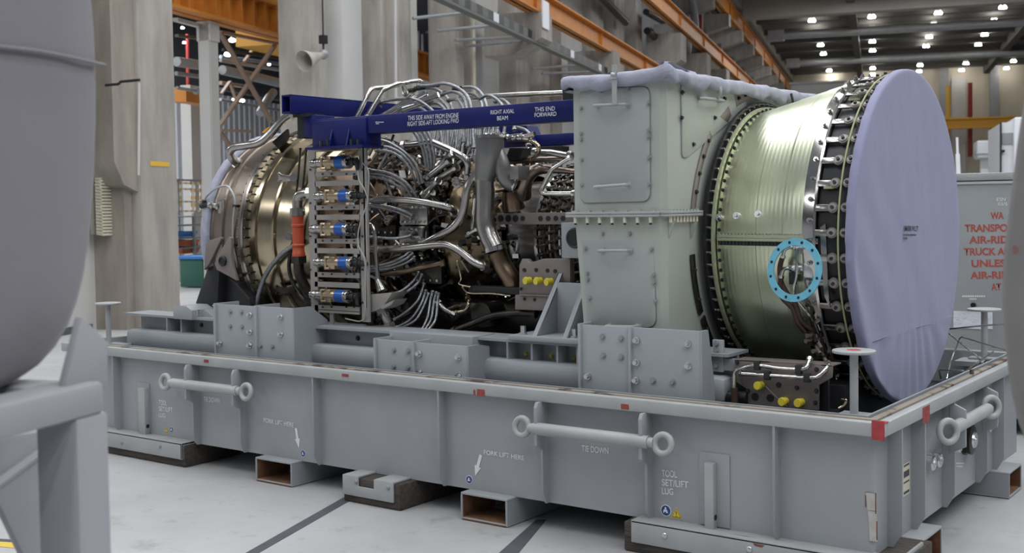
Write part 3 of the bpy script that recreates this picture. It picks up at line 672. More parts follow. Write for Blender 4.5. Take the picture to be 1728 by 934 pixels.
# set / lift lugs: channel on a doubler plate
def lug(px0, px1, py0, py1, dx0, dx1, dyt):
    b = MB(); A, B = PY(dx0, dyt, YW), PY(dx1, dyt+4, YW); b.bx(A.x, B.x, YW-.008, YW+.001, ZB+.02, A.z, .002); b.build('doubler_plate', skid_m, skid)
    b = MB(); yl = YW-.048; A, B = PY(px0, py0, yl), PY(px1, py0, yl); b.bx(A.x, B.x, yl, YW-.008, PY(px0, py1, yl).z, A.z, .003)
    o = b.build('lift_lug', skid_lt, skid)
    p = V((B.x, yl+.022, PY(px1, py1, yl).z+.07)); b = MB(); b.cyl(p-V((.002, 0, 0)), p+V((.0015, 0, 0)), .014, n=16); b.build('lug_hole', black_m, o)
lug(1188, 1203, 782, 900, 1181, 1232, 762); lug(232, 243, 655, 737, 232, 253, 645)
# stencils and stickers
for (t, bl, br, tl) in [('FORK LIFT HERE', (444.8, 713), (495.9, 721.9), (444.8, 705.4)), ('FORK LIFT HERE', (816.8, 767.3), (884.4, 777.6), (816.8, 759.6)),
    ('TIE DOWN', (343.8, 678), (370.8, 681), (343.8, 669.8)), ('TIE DOWN', (981.8, 762.1), (1027, 767.2), (981.8, 751.7)),
    ('TOOL', (1117.4, 804.9), (1142.6, 807), (1117.4, 793.3)), ('SET/LIFT', (1117.4, 820), (1161.8, 824.6), (1117.4, 808.8)), ('LUG', (1117.4, 834.4), (1136.3, 836.3), (1117.4, 823.3)),
    ('TOOL', (268.4, 684.2), (281.7, 685.4), (268.4, 675.3)), ('SET/LIFT', (268.4, 694.2), (292, 696.8), (268.4, 686)), ('LUG', (268.4, 704.6), (279.3, 705.8), (268.4, 696.7))]:
    lettering(t, W, bl, br, tl, white_t, skid)
def arrow(p0, p1, w=.012):
    A, B = W(*p0), W(*p1); d = (B-A).normalized(); n = V((-d.z, 0, d.x)); L = (B-A).length; b = MB()
    pts = [A+n*w*.8, A+d*(L-.06)+n*w*.8, A+d*(L-.06)+n*w*1.9, B, A+d*(L-.06)-n*w*1.9, A+d*(L-.06)-n*w*.8, A-n*w*.8]
    b.prism([p+V((0, -.0006, 0)) for p in pts], (0, .0005, 0)); b.build('arrow_mark', white_t, skid)
arrow((499.3, 723), (504.5, 757)); arrow((811.4, 768.4), (801.8, 804))
def disc_y(p, r, y, n=28): return [V((p.x+r*math.cos(2*math.pi*k/n), y, p.z+r*math.sin(2*math.pi*k/n))) for k in range(n)]
def round_sticker(px, py, r, kind):
    p = W(px, py); b = MB(); b.prism(disc_y(p, r, YW-.0025), (0, .002, 0)); o = b.build('round_sticker', white_t, skid)
    b = MB(); b.prism(disc_y(p, r*.88, YW-.0030), (0, .0004, 0)); b.build('blue_field', sign_b, o)
    b = MB(); y = YW-.0036; q = lambda pts: b.prism([V((p.x+u*r, y, p.z+v*r)) for u, v in pts], (0, .0005, 0))
    if kind == 'fork':
        q([(-.45, -.35), (.15, -.35), (.15, -.1), (0, .05), (0, .45), (-.3, .45), (-.35, -.05), (-.45, -.1)]); q([(.2, -.35), (.26, -.35), (.26, .45), (.2, .45)]); q([(.26, -.3), (.6, -.3), (.6, -.24), (.26, -.24)])
    else:
        b.prism(disc_y(V((p.x-.05*r, y, p.z+.42*r)), .17*r, y, 12), (0, .0005, 0)); q([(-.45, -.5), (-.1, -.15), (.1, -.4), (.45, -.4), (.3, -.05), (.2, .2), (-.25, .25), (-.5, -.1)])
    b.build('pictogram', white_t, o)
def tri_sticker(px, py, r):
    p = W(px, py); T = lambda s_: [(0, .95*s_+.0), (-.95*s_, -.72*s_), (.95*s_, -.72*s_)]; P3 = lambda pts, y: [V((p.x+u*r, y, p.z+v*r)) for u, v in pts]
    b = MB(); b.prism(P3(T(1.08), YW-.0022), (0, .0015, 0)); o = b.build('warning_sticker', sign_y, skid)
    b = MB(); b.prism(P3(T(.92), YW-.0027), (0, .0004, 0)); b.build('border', black_t, o); b = MB(); b.prism(P3(T(.76), YW-.0032), (0, .0004, 0)); b.build('yellow_field', sign_y, o)
    b = MB(); b.prism(P3([(-.09, .38), (.09, .38), (.05, -.22), (-.05, -.22)], YW-.0038), (0, .0004, 0)); b.prism(P3([(-.08, -.34), (.08, -.34), (.08, -.5), (-.08, -.5)], YW-.0038), (0, .0004, 0)); b.build('exclamation_mark', black_t, o)
round_sticker(511.3, 766, .022, 'fork'); round_sticker(791.8, 810, .0235, 'fork'); round_sticker(1123.7, 862.2, .029, 'read'); tri_sticker(1141.5, 867.5, .030)
round_sticker(289.3, 725.5, .02, 'read'); tri_sticker(281, 726.5, .021)
# red tape and paint marks on the rim
def mark(m_, x0, x1, y0, y1, y, name='red_mark'):
    b = MB(); A, B = PY(x0, y0, y), PY(x1, y1, y); b.bx(A.x, B.x, y-.0015, y-.0005, B.z, A.z); b.build(name, m_, skid)
mark(red_m, 1471, 1493, 710, 745, YF-.001, 'red_tape')
b = MB(); A = PY(1471, 710, YF); b.bx(A.x, XR+.0015, YF, YF+.06, ZR+.0005, ZR+.002); b.build('red_tape', red_m, skid)
for q in ((805, 818, 657, 670), (799, 802, 658, 668), (1048, 1061, 682, 692), (344, 352, 607, 613), (577, 588, 631, 637)): mark(redmark, *q, YF-.001)
b = MB(); A, B = PX(1557, 689, XR+.001), PX(1569, 700, XR+.001); b.bx(XR+.0005, XR+.0015, A.y, B.y, B.z-.03, A.z); b.build('red_mark', redmark, skid)
# fittings on the end wall
def port(px, py, r, d_=.03):
    p = PX(px, py, XW+.012); c = V((XW, p.y, p.z)); b = MB().use(zinc)
    b.lathe([(0, r), (d_, r), (d_+.006, r*.85), (d_+.006, r*.5), (d_+.012, r*.45), (d_+.012, r*.2), (d_+.004, r*.18), (d_+.004, 0.001)], c, (1, 0, 0), 24); b.build('wall_port', None, skid)
for q in ((1569, 782, .038), (1580, 777, .038), (1667, 719, .036), (1675, 711, .036), (1613, 757, .024)): port(*q)
p = PX(1634, 742, XW+.02); c = V((XW, p.y, p.z)); b = MB(); b.lathe([(0, .085), (.015, .085), (.015, .075), (.03, .075), (.03, .08), (.045, .08), (.05, .06), (.05, .001)], c, (1, 0, 0), 32); o = b.build('access_port', darkst, skid)
b = MB(); b.lathe([(.05, .045), (.06, .04), (.06, .02), (.066, .018), (.066, .001)], c, (1, 0, 0), 20); b.build('port_plug', zinc, o)
b = MB(); A, B = PX(1524, 786, XW+.003), PX(1533, 834, XW+.003); b.use(beige).bx(XW, XW+.003, A.y, B.y+.02, B.z, A.z)
for k, (f0, f1_) in enumerate(((.02, .08), (.22, .42), (.55, .60), (.86, .94))): b.use(black_t).bx(XW+.003, XW+.0035, A.y+.008, B.y+.012, A.z-(A.z-B.z)*f1_, A.z-(A.z-B.z)*f0)
b.build('data_plate', None, skid)
dashes(lambda x, y: PX(x, y, XW+.001), [(1613, 1627, 784, 3), (1614, 1625, 789, 3)], white_t, skid, 4)
b = MB(); p = V((XR-.07, PX(1640, 640, XR-.07).y, ZR)); b.cyl(p, p+V((0, 0, .03)), .012, n=6); b.build('rim_bolt', bronze, skid)

# longitudinal rails standing in the tray
def rail(y, sgn, name='support_rail'):
    x0, x1 = -7.56, -2.6; b = MB()
    b.bx(x0, x1, y+sgn*.07, y+sgn*.085, .72, .955); b.bx(x0-.06, x1, y-.04 if sgn > 0 else y-.2, y+.2 if sgn > 0 else y+.04, .95, .966)
    b.bx(x0, x1, y-.08, y+.07, .715, .85, .04) if sgn > 0 else b.bx(x0, x1, y-.07, y+.08, .715, .85, .04)
    b.bx(x0+.1, x1-.1, y+.02, y+.1, ZB+.05, .72)
    return b.build(name, rail_m, skid)
r1 = rail(5.43, 1); r2 = rail(7.35, -1)
for px in (283, 307, 362, 502, 800, 856, 897, 940, 974):
    X = PY(px, 570, 5.40).x; b = MB(); b.bx(X, X+.012, 5.39, 5.505, .84, .952); b.build('rib', rail_m, r1)
for px, py, m_ in ((302, 547, pbolt), (340, 549, bronze), (888, 598, yelpipe), (931, 601, yelpipe), (969, 605, yelpipe), (604, 571, dbolt)):
    b = MB(); p = PY(px, py, 5.498); b.bolt(p, (0, -1, 0), .012, .012); b.build('bolt', m_ if m_ is not yelpipe else mat('yellow passivated bolt', (.42, .38, .12), .4, .6), r1)
A, B = PY(657, 563, 5.34), PY(797, 574, 5.34); b = MB(); b.bx(A.x, B.x, 5.34, 5.56, .72, .972, .004); b.build('rail_splice_box', rail_m, skid)
# pedestals: plates bolted to the rails
def pedestal(segs, bolts, ret):
    first = None
    for (x0, x1, ya, yb, y) in segs:
        A, B = PY(x0, ya, y), PY(x1, yb, y); zt = (A.z+B.z)/2; b = MB(); b.bx(A.x, B.x, y, y+.014, .22, zt, .003)
        o = b.build('pedestal_plate', rail_m, skid); first = first or (o, zt); last = (B.x, zt)
        b = MB(); b.bx(A.x-.007, A.x+.008, y-.016, y+.2, .22, zt+.006, .002); b.build('pedestal_rib', rail_m, o)
    x, y0, y1, zl = ret; b = MB()
    b.prism([(last[0], y0, .22), (last[0], y0, last[1]), (last[0], y0+(y1-y0)*.5, last[1]), (last[0], y1, last[1]-zl), (last[0], y1, .22)], (.014, 0, 0)); b.build('pedestal_rib', rail_m, first[0])
    for px, py, s_ in bolts:
        b = MB(); p = PY(px, py, segs[0][4]-.001)
        if s_: b.bolt(p, (0, -1, 0), .0125, .03)
        else: b.bolt(p, (0, -1, 0), .0115, .013)
        b.build('bolt', zinc if s_ else pbolt, first[0])
pedestal([(364, 431, 513, 518, 5.2), (433, 493, 517, 521, 5.2)], [(389, 526, 0), (408, 527, 0), (389, 551, 0), (409, 552, 0), (423, 531, 1), (475, 534, 1), (423, 560, 1), (475, 564, 1), (422.5, 583, 1), (372.5, 579, 1), (440, 584, 0), (460, 585, 0)], (0, 5.2, 5.5, .1))
pedestal([(634, 697, 573, 577, 5.2), (699, 787, 578, 585, 5.2)], [(665, 591, 0), (689, 593, 0), (665, 619, 0), (689, 621, 0), (708.6, 597, 1), (774.7, 603, 1), (709, 628, 1), (774.7, 635, 1)], (0, 5.2, 5.4, .02))
pedestal([(979, 1061, 548, 553, 5.2), (1064, 1180, 553, 559, 5.2)], [(1017, 568.7, 0), (1048.8, 571.4, 0), (1018.3, 600.3, 0), (1048.8, 603, 0), (1075, 574.5, 1), (1161.7, 580.3, 1), (1075, 612, 1), (1162.5, 617.7, 1), (1074, 642, 1), (993, 635.4, 1), (1102.4, 642.7, 0), (1135.5, 645.4, 0)], (0, 5.2, 5.34, .3))
# left end: small cradle block and flat plate on the rail
b = MB(); A, B = PY(292, 519, 5.36), PY(323, 519, 5.36); b.prism([(A.x, 5.36, .95), (A.x, 5.36, 1.02), (A.x+.06, 5.36, 1.05), (B.x-.06, 5.36, 1.05), (B.x, 5.36, 1.02), (B.x, 5.36, .95)], (0, .22, 0), .003); b.build('cradle_block', rail_m, skid)
b = MB(); p = PY(333, 530, 5.42); b.cyl(p-V((0, 0, .04)), p+V((0, 0, .03)), .018, n=6); b.build('bolt', zinc, skid)
b = MB(); b.prism([PY(322, 532, 5.45), PY(362, 538, 5.45), PY(345, 523, 5.45), PY(322, 524, 5.45)], (0, .1, 0)); b.build('wedge_plate', rail_m, skid)
# round topped posts in the corners of the skid
def post(label, px, py, y, zfoot, r=.10, mark_=False):
    p = PY(px, py, y); t = thing('rest_post', label, 'post', (p.x, y, zfoot), 'round topped posts on the skid corners')
    b = MB(); b.cyl((p.x, y, zfoot), (p.x, y, p.z-.012), .0195, n=18); b.build('pole', skid_lt, t)
    b = MB(); b.lathe([(-.014, .02), (-.014, r-.004), (-.010, r), (-.002, r), (0, r-.003), (0, .001)], (p.x, y, p.z), (0, 0, 1), 36); o = b.build('round_top', skid_lt, t)
    b = MB(); b.bx(p.x-.09, p.x+.12, y-.03, y+.12, zfoot, zfoot+.012, .002); b.build('base_plate', skid_m, t)
    if mark_: b = MB(); b.prism([V((p.x+.035*math.cos(k*.785), y+.03*math.sin(k*.785), p.z+.0005)) for k in range(8)], (0, 0, .0006)); b.build('red_spot', red_m, o)
    return t
post('round topped grey post with a red spot, at the near right corner of the skid', 1441, 591, 5.24, .73, .098, True)
post('round topped grey post at the left end of the skid, beside the foreground stand', 182, 511, 5.24, .73, .095)
post('round topped grey post at the far right corner, before the warning panel', 1661, 521, 7.6, .73, .10)
b = MB(); X = PY(1441, 690, 5.24).x; b.bx(X-.10, X+.13, 5.16, 5.42, .70, .73, .003); b.build('corner_shelf', skid_m, skid)
b = MB(); X = PY(182, 600, 5.24).x; b.bx(X-.12, X+.13, 5.16, 5.42, .70, .73); b.build('corner_shelf', skid_m, skid)
b = MB(); b.bx(-2.06, -1.80, 7.45, 7.68, .70, .73); b.build('corner_shelf', skid_m, skid)
# bent wire rack lying on the far right corner of the rim
wr = thing('bent_wire_rack', 'bent thin steel wire rack at the far right corner of the skid', 'wire rack', (-2.0, 7.4, .77))
q = lambda x, y, Y=7.35: PY(x, y, Y)
for pts in ([q(1600, 556), q(1660, 550), q(1728, 545)], [q(1600, 562), q(1654, 606)], [q(1585, 625, 7.2), q(1588, 640, 7.2)], [q(1585, 625, 7.2), q(1628, 627, 7.2), q(1634, 624, 7.2), q(1676, 594, 7.5)], [q(1598, 640, 7.2), q(1604, 612, 7.25), q(1619, 572), q(1623, 569), q(1696, 592, 7.5)], [q(1661, 612), q(1664, 609), q(1698, 611)]):
    b = MB(); b.tube(pts, .0055, n=8, sub=1); b.build('wire', chrome, wr)
b = MB(); p = q(1598, 640, 7.2); b.cyl((p.x, p.y, .21), (p.x, p.y, p.z), .0055, n=6); p = q(1654, 606); b.cyl((p.x, p.y, .21), p, .0055, n=6); b.build('wire', chrome, wr)

# ================================================================== THE GAS TURBINE
YC, ZC = 6.43, 1.535
AX = V((1, 0, 0)); O = V((0, YC, ZC))
eng = thing('gas_turbine_engine', 'stripped gas turbine engine with bare pipes and hoses lying on the skid', 'engine', (-4.7, YC, .7))
def epart(name, prof, m_, n=96, parent=None): b = MB(); b.lathe(prof, O, AX, n); return b.build(name, m_, parent or eng, 25)
def ring_pt(X, R, t): return V((X, YC-R*math.cos(t), ZC+R*math.sin(t)))     # t=0 on the near side, 90 deg at the top
def bolt_ring(b, X, R, n, r, l, d=1):
    for k in range(n):
        p = ring_pt(X, R, 2*math.pi*k/n); b.cyl(p, p+V((l*d, 0, 0)), r, n=6)
# --- exhaust end
ex = epart('exhaust_casing', [(-6.95, .70), (-6.95, .765), (-6.93, .775), (-6.90, .775), (-6.895, .768), (-6.80, .775), (-6.795, .79), (-6.77, .79), (-6.765, .778), (-6.55, .80), (-6.55, .828), (-6.525, .828), (-6.525, .79)], brownst)
ep = epart('turbine_flange', [(-6.522, .79), (-6.522, .828), (-6.50, .828), (-6.50, .79)], steel)
b = MB(); bolt_ring(b, -6.50, .815, 76, .008, .02); bolt_ring(b, -6.55, .815, 76, .008, .018, -1); b.build('flange_bolts', darkst, ep)['kind'] = 'stuff'
epart('turbine_casing', [(-6.50, .795), (-6.44, .79), (-6.43, .80), (-6.40, .80), (-6.395, .785), (-6.26, .765), (-6.255, .775), (-6.235, .775), (-6.23, .755), (-6.08, .725), (-6.075, .735), (-6.05, .735), (-6.045, .715), (-5.93, .69), (-5.93, .72), (-5.905, .72), (-5.905, .66)], brass)
b = MB(); bolt_ring(b, -5.905, .70, 70, .009, .02); b.build('casing_bolts', steel, eng)['kind'] = 'stuff'
epart('midframe_casing', [(-5.905, .66), (-5.7, .62), (-5.69, .64), (-5.66, .64), (-5.65, .60), (-5.4, .56), (-5.39, .59), (-5.36, .59), (-5.35, .55), (-5.15, .53)], bronze)
epart('combustor_casing', [(-5.15, .50), (-5.15, .585), (-5.12, .585), (-5.11, .54), (-4.93, .54), (-4.93, .585), (-4.90, .585)], darkst)
epart('compressor_frame', [(-4.90, .54), (-4.88, .56), (-4.84, .565), (-4.80, .55), (-4.72, .47), (-4.66, .43), (-4.5, .40)], frame_m)
epart('compressor_cone', [(-4.5, .36), (-4.4, .36), (-4.32, .38), (-4.24, .405), (-4.235, .42), (-4.21, .42)], steel)
cb = epart('compressor_barrel', [(-4.21, .40), (-4.0, .43), (-3.7, .46), (-3.42, .48)], brownst)
b = MB()
for i, X in enumerate((-4.17, -4.08, -3.99, -3.90, -3.81, -3.72)):
    R = .405+.085*(X+4.21)/.35
    b.use(steel); b.lathe([(X-.006, R), (X-.006, R+.035), (X+.006, R+.035), (X+.006, R)], O, AX, 64)
    for k in range(52):
        t = 2*math.pi*(k+.5*(i % 2))/52; p = ring_pt(X, R+.01, t); d = (ring_pt(X, 1, t)-ring_pt(X, 0, t))
        b.use(dbolt).cyl(p, p+d*.05, .012, n=6); b.use(steel if k % 3 else gold)
        b.cyl(p+d*.04, p+d*.042+V((.06, 0, .012)), .008, n=5); b.use(darkst).cyl(p+V((.045, 0, 0)), p+V((.045, 0, 0))+d*.035, .010, n=6)
b.build('vane_levers', None, cb)
cov = thing('exhaust_cover', 'lavender grey cloth cover wrapped over the exhaust end of the engine', 'cover', (-7.1, YC, ZC))
def wavy_lathe(prof, n, amp, freq, seed):
    rnd = random.Random(seed); ph = [rnd.uniform(0, 6.28) for _ in range(6)]; b = MB(); R = []
    for h, r in prof:
        ring = []
        for k in range(n):
            t = 2*math.pi*k/n; w = sum(math.sin(t*freq*(1+.37*j)+ph[j]+h*30*(j+1)) for j in range(4))/4
            ring.append(V((h+amp*.6*w, YC-(r+amp*w)*math.cos(t), ZC+(r+amp*w)*math.sin(t))))
        R.append(ring)
    return b.rings(R, True)
pr = [(-7.01, .3), (-7.03, .6), (-7.02, .74), (-7.0, .795)]+[(-7.0+.016*k, .802) for k in range(1, 5)]+[(-6.925, .795), (-6.92, .776)]
wavy_lathe(pr, 220, .007, 28, 3).build('cloth_wrap', cloth2, cov, 80)
# big bent drain pipe, plates, sensor and cable on the exhaust casing
def pipe(pts, r, m_=chrome, name='pipe', n=12, sub=6, ends=True, parent=None):
    P3 = [V(p) if isinstance(p, Vector) else PY(*p) for p in pts]
    b = MB(); b.tube(P3, r, n=n, sub=sub)
    if ends:
        for a_, c_ in ((P3[0], P3[1]), (P3[-1], P3[-2])):
            d = (c_-a_).normalized(); rr = r if not isinstance(r, list) else r[0]
            b.cyl(a_, a_+d*rr*1.4, rr*1.45, n=8)
    return b.build(name, m_, parent or eng)
pipe([(497, 190, 5.95), (477, 203, 5.9), (456, 226, 5.85), (438, 241, 5.82), (414, 246, 5.8), (396, 249, 5.8), (388, 258, 5.8), (393, 270, 5.83), (405, 279, 5.9)], .030, steel, 'drain_pipe', 16)
b = MB(); p = PY(405, 281, 5.9); b.cyl(p, p+V((.03, .02, -.02)), .05, n=16); b.build('pipe_flange', chrome, eng)
b = MB(); b.prism([PY(459, 240, 5.9), PY(484, 218, 5.9), PY(486, 232, 5.9), PY(470, 252, 5.9)], (0, .02, 0)); b.prism([PY(470, 250, 5.9), PY(486, 230, 5.9), PY(486, 235, 6.05), PY(472, 254, 6.05)], (.01, 0, 0)); b.build('pipe_bracket', darkst, eng)
b = MB(); b.prism([PY(441, 224, 6.1), PY(450, 216, 6.1), PY(456, 214, 6.1), PY(446, 224, 6.1)], (0, .01, 0)); b.build('yellow_tag', yelcr, eng)
b = MB().use(steel); p0, p1 = PY(352, 346, 5.66), PY(377, 350, 5.70); b.cyl(p0, p1, .022, n=12); b.cyl(p0+(p1-p0)*.2, p0+(p1-p0)*.35, .03, n=8); b.cyl(p0+(p1-p0)*.6, p0+(p1-p0)*.75, .032, n=8); b.box(p1, (.05, .06, .09)); b.box(p1+V((.03, .02, 0)), (.02, .1, .11)); b.build('sensor', None, eng)
b = MB(); b.cyl(PY(340, 348, 5.66), PY(353, 345, 5.66), .022, .016, 10); b.cyl(PY(342, 350, 5.66), PY(345, 338, 5.66), .016, n=10); b.build('sensor_plug', blackr, eng)
pipe([(345, 338, 5.66), (350, 330, 5.66), (365, 318, 5.65), (382, 314, 5.65), (392, 325, 5.64), (397, 342, 5.64), (394, 365, 5.63), (393, 395, 5.63), (393, 414, 5.63), (399, 440, 5.65), (403, 460, 5.7), (414, 490, 5.75), (424, 514, 5.8)], .008, cable_m, 'sensor_cable', 8, 6, False)
for px, py in ((398, 348), (397, 414), (408, 465)): b = MB(); p = PY(px, py, 5.64); b.box(p, (.05, .02, .02)); b.cyl(p+V((.02, -.02, 0)), p+V((.02, .02, 0)), .01, n=8); b.build('cable_clip', darkst, eng)
# trunnion plates and black mount
for pts, y in (([(344, 456), (347, 412), (351, 407), (372, 400), (373, 404), (352, 447)], 5.52), ([(362, 446), (364, 438), (386, 400), (390, 402), (389, 432), (392, 452), (399, 474), (366, 456)], 5.50)):
    b = MB(); b.prism([PY(x, y_, y) for x, y_ in pts], (0, .03, 0), .004); b.build('trunnion_plate', plate_m, eng)
b = MB(); b.prism([PY(329, 513, 5.55), PY(350, 452, 5.55), PY(357, 448, 5.55), PY(370, 456, 5.55), PY(366, 516, 5.55)], (0, .24, 0), .01); b.build('mount_arm', black_m, eng)
b = MB(); b.prism([PY(364, 500, 5.62), PY(372, 462, 5.62), PY(398, 478, 5.62), PY(420, 504, 5.62), PY(428, 540, 5.62), PY(366, 540, 5.62)], (0, .2, 0), .01); b.build('mount_arm', black_m, eng)
b = MB(); p = PY(377, 441, 5.50); b.cyl(p, p+V((0, -.012, 0)), .036, n=20); b.torus(p+V((0, -.012, 0)), (0, 1, 0), .03, .008, 20, 8); b.build('trunnion_hole_disc', black_m, eng)  # black disc and ring stand in for the dark round hole in the plate
# small borescope plates on the golden casing
for (px, py) in ((478, 300), (470, 399), (474, 490)):
    b = MB(); y = 5.70; p = PY(px, py, y)
    b.prism([PY(px-9, py-9, y), PY(px-3, py-5, y), PY(px+14, py-4, y), PY(px+14, py+5, y), PY(px-4, py+8, y), PY(px-8, py+6, y)], (0, .02, 0), .002); b.cyl(PY(px+17, py, y+.02), PY(px+17, py, y-.05), .028, n=12); b.cyl(PY(px+17, py, y-.05), PY(px+17, py, y-.08), .017, n=6)
    for dx, dy in ((-6, -7), (-6, 5)): q_ = PY(px+dx, py+dy, y); b.cyl(q_, q_+V((0, -.014, 0)), .008, n=6)
    b.build('borescope_plug', steel if py < 480 else darkst, eng)
for px in (507, 517): pipe([(px, 250, 5.75), (px-4, 300, 5.72), (px-9, 350, 5.70), (px-10, 410, 5.70)], .008, darkst, 'pipe', 8)
# orange red sleeve and its pipes
pipe([(532, 326, 5.62), (514, 327, 5.62), (504, 333, 5.62), (502, 345, 5.62), (502, 364, 5.62)], .036, steel, 'bleed_pipe', 16)
b = MB(); p0, p1 = PY(502, 362, 5.62), PY(504, 433, 5.62); d = p1-p0; L = d.length
b.lathe([(0, .037), (0, .044), (L*.05, .044), (L*.12, .040), (L*.23, .040), (L*.25, .046), (L*.29, .046), (L*.31, .040), (L*.70, .040), (L*.72, .046), (L*.76, .046), (L*.78, .040), (L*.9, .042), (L*.92, .046), (L, .046), (L, .036)], p0, d, 28); b.build('sleeve', sleeve_m, eng)
pipe([(504, 432, 5.62), (505, 460, 5.63), (515, 485, 5.66), (530, 510, 5.7)], .036, darkst, 'bleed_pipe', 16)
pipe([(505, 410, 5.68), (495, 415, 5.66), (470, 435, 5.64), (448, 465, 5.64), (436, 500, 5.66), (432, 530, 5.7)], .017, braid, 'hose', 10)
pipe([(500, 395, 5.70), (492, 420, 5.68), (488, 455, 5.68), (500, 490, 5.7), (520, 515, 5.72)], .014, darkst, 'hose', 10)

# --- valve panel
YP = 5.50
vp = thing('valve_panel', 'grey ladder panel with five blue banded fuel valves hung below the blue beam', 'valve panel', PY(570, 400, YP))
b = MB(); F_ = lambda x0, x1, y0, y1, y=YP, t=.012: b.bx(PY(x0, y0, y).x, PY(x1, y0, y).x, y, y+t, PY(x0, y1, y).z, PY(x0, y0, y).z)
F_(519, 531, 246, 548); F_(605, 618, 246, 543)
vy = (274.5, 331, 387, 443.5, 499)
F_(531, 606, 246, 257)
for i, y in enumerate(vy):
    F_(531, 606, y+16, y+24); F_(531, 606, y+32 if i < 4 else y+23, y+40.5 if i < 4 else y+28)
b.bx(PY(617, 400, YP).x-.012, PY(617, 400, YP).x, YP, YP+.025, PY(617, 520, YP).z, PY(617, 246, YP).z)
pf = b.build('panel_frame', panel_m, vp)
b = MB()
for y in vy:
    for px in (524, 612): p = PY(px, y+12, YP-.001); b.cyl(p, p+V((0, -.006, 0)), .007, n=6)
    for px in (545, 560, 585, 598): p = PY(px, y+19.5, YP-.001); b.cyl(p, p+V((0, -.008, 0)), .006, n=6)
b.build('panel_screws', dbolt, pf)
for i, y in enumerate(vy):
    o = 7 if i % 2 else 0
    yv = YP-.02; G = lambda x, dy=0: PY(x+o, y+dy+.3, yv)
    zz = G(560).z; c = lambda x: V((G(x).x, yv, zz))
    b = MB(); xa, xb = c(526).x, c(547).x; L = xb-xa; b.lathe([(0, .001), (0, .028), (L*.2, .034), (L*.35, .034), (L*.4, .028), (L*.6, .028), (L*.65, .032), (L, .032)], (xa, yv, zz), AX, 16); v = b.build('valve', steel, vp)
    b = MB(); xa, xb = c(547).x, c(570).x; L = xb-xa; b.box(((xa+xb)/2, yv, zz), (L*.5, .075, .082), None, .004); b.box((xa+.012, yv, zz), (.02, .085, .09), None, .004); b.cyl((xa, yv, zz), (xb, yv, zz), .040, n=24)
    for s_ in (-1, 1): b.cyl((xa+.012, yv-.036, zz+s_*.036), (xa+.05, yv-.036, zz+s_*.036), .008, n=8)
    b.build('valve_body', gold, v)
    b = MB(); xa, xb = c(570).x, c(584).x; b.lathe([(0, .0425), (xb-xa, .0425)], (xa, yv, zz), AX, 28); b.build('blue_band', valveb, v)
    b = MB(); xa, xb = c(584).x, c(590).x; b.lathe([(0, .0425), (.002, .044), (xb-xa-.003, .044), (xb-xa, .041), (xb-xa, .0)], (xa, yv, zz), AX, 28)
    for k in range(6): t = k*1.047; q_ = V((xb, yv+.03*math.cos(t), zz+.03*math.sin(t))); b.cyl(q_, q_+V((.006, 0, 0)), .006, n=8)
    b.build('end_cap', whitem if False else steel, v)
    b = MB(); xa, xb = c(590).x, c(603).x; b.cyl((xa, yv, zz), (xb, yv, zz), .020, n=14); b.cyl(((xa+xb)/2, yv, zz), ((xa+xb)/2+.012, yv, zz), .026, n=14)
    if i % 2 == 0: b.cyl((xb-.012, yv, zz+.025), (xb, yv, zz-.055), .016, .012, 10)
    else: b.cyl((xb-.01, yv, zz), (xb+.045, yv, zz-.005), .018, .014, 10)
    b.build('plug', blackr, v)
for pts in ([(604, 290, 5.46), (606, 305, 5.45), (615, 320, 5.45), (620, 340, 5.46), (612, 365, 5.45), (607, 380, 5.45), (604, 400, 5.45), (607, 420, 5.45), (617, 440, 5.46), (617, 470, 5.46), (614, 500, 5.47), (618, 525, 5.48), (614, 542, 5.5)],
            [(604, 402, 5.46), (605, 415, 5.45), (611, 428, 5.45), (616, 445, 5.45), (617, 500, 5.46), (616, 530, 5.47), (609, 542, 5.48), (596, 541, 5.5), (583, 538, 5.5)], [(612, 275, 5.5), (622, 290, 5.49), (621, 330, 5.48), (618, 380, 5.48), (619, 430, 5.48)]):
    pipe(pts, .0042, cable_m, 'valve_cable', 8, 5, False, vp)
b = MB(); F_(556, 562, 520, 548, 5.52); b.build('hanger_strip', panel_m, vp)

# --- hoses and pipes over the middle of the engine
Yn = 5.72
def hs(pts, y0, y1, r=.0098, m_=braid, name='hose'):       # px list with the depth running from y0 to y1
    n = len(pts)-1; return pipe([(x, y, y0+(y1-y0)*i/n) for i, (x, y) in enumerate(pts)], r, m_, name, 10)
for pts in ([(621, 237), (648, 238), (677, 253), (702, 278), (714, 309)], [(631, 248), (657, 249), (683, 264), (701, 288), (708, 310)], [(634, 254), (663, 258), (686, 276), (697, 296), (702, 312)],
            [(622, 287), (654, 292), (682, 306), (698, 324), (705, 336)], [(622, 292), (654, 298), (678, 310), (691, 326), (697, 338)], [(624, 298), (650, 303), (672, 315), (684, 330), (688, 338)],
            [(619, 344), (648, 348), (677, 355), (697, 364)], [(619, 347), (648, 352), (674, 359), (694, 369)],
            [(620, 400), (660, 403), (687, 400), (697, 394)],
            [(620, 455), (654, 450), (684, 438), (697, 428)], [(620, 459), (656, 454), (686, 444), (700, 434)], [(620, 451), (652, 446), (680, 434), (693, 424)],
            [(657, 498), (680, 490), (700, 472), (706, 460)], [(657, 503), (683, 495), (705, 478), (712, 464)], [(664, 540), (686, 526), (706, 506), (716, 478)], [(668, 553), (692, 540), (710, 515), (719, 490)], [(672, 556), (700, 542), (714, 520), (724, 495)],
            [(712, 558), (722, 535), (726, 510), (730, 492)], [(716, 560), (728, 538), (732, 512), (736, 494)], [(721, 560), (735, 540), (738, 512), (740, 496)]):
    hs(pts, 5.62, 5.78)
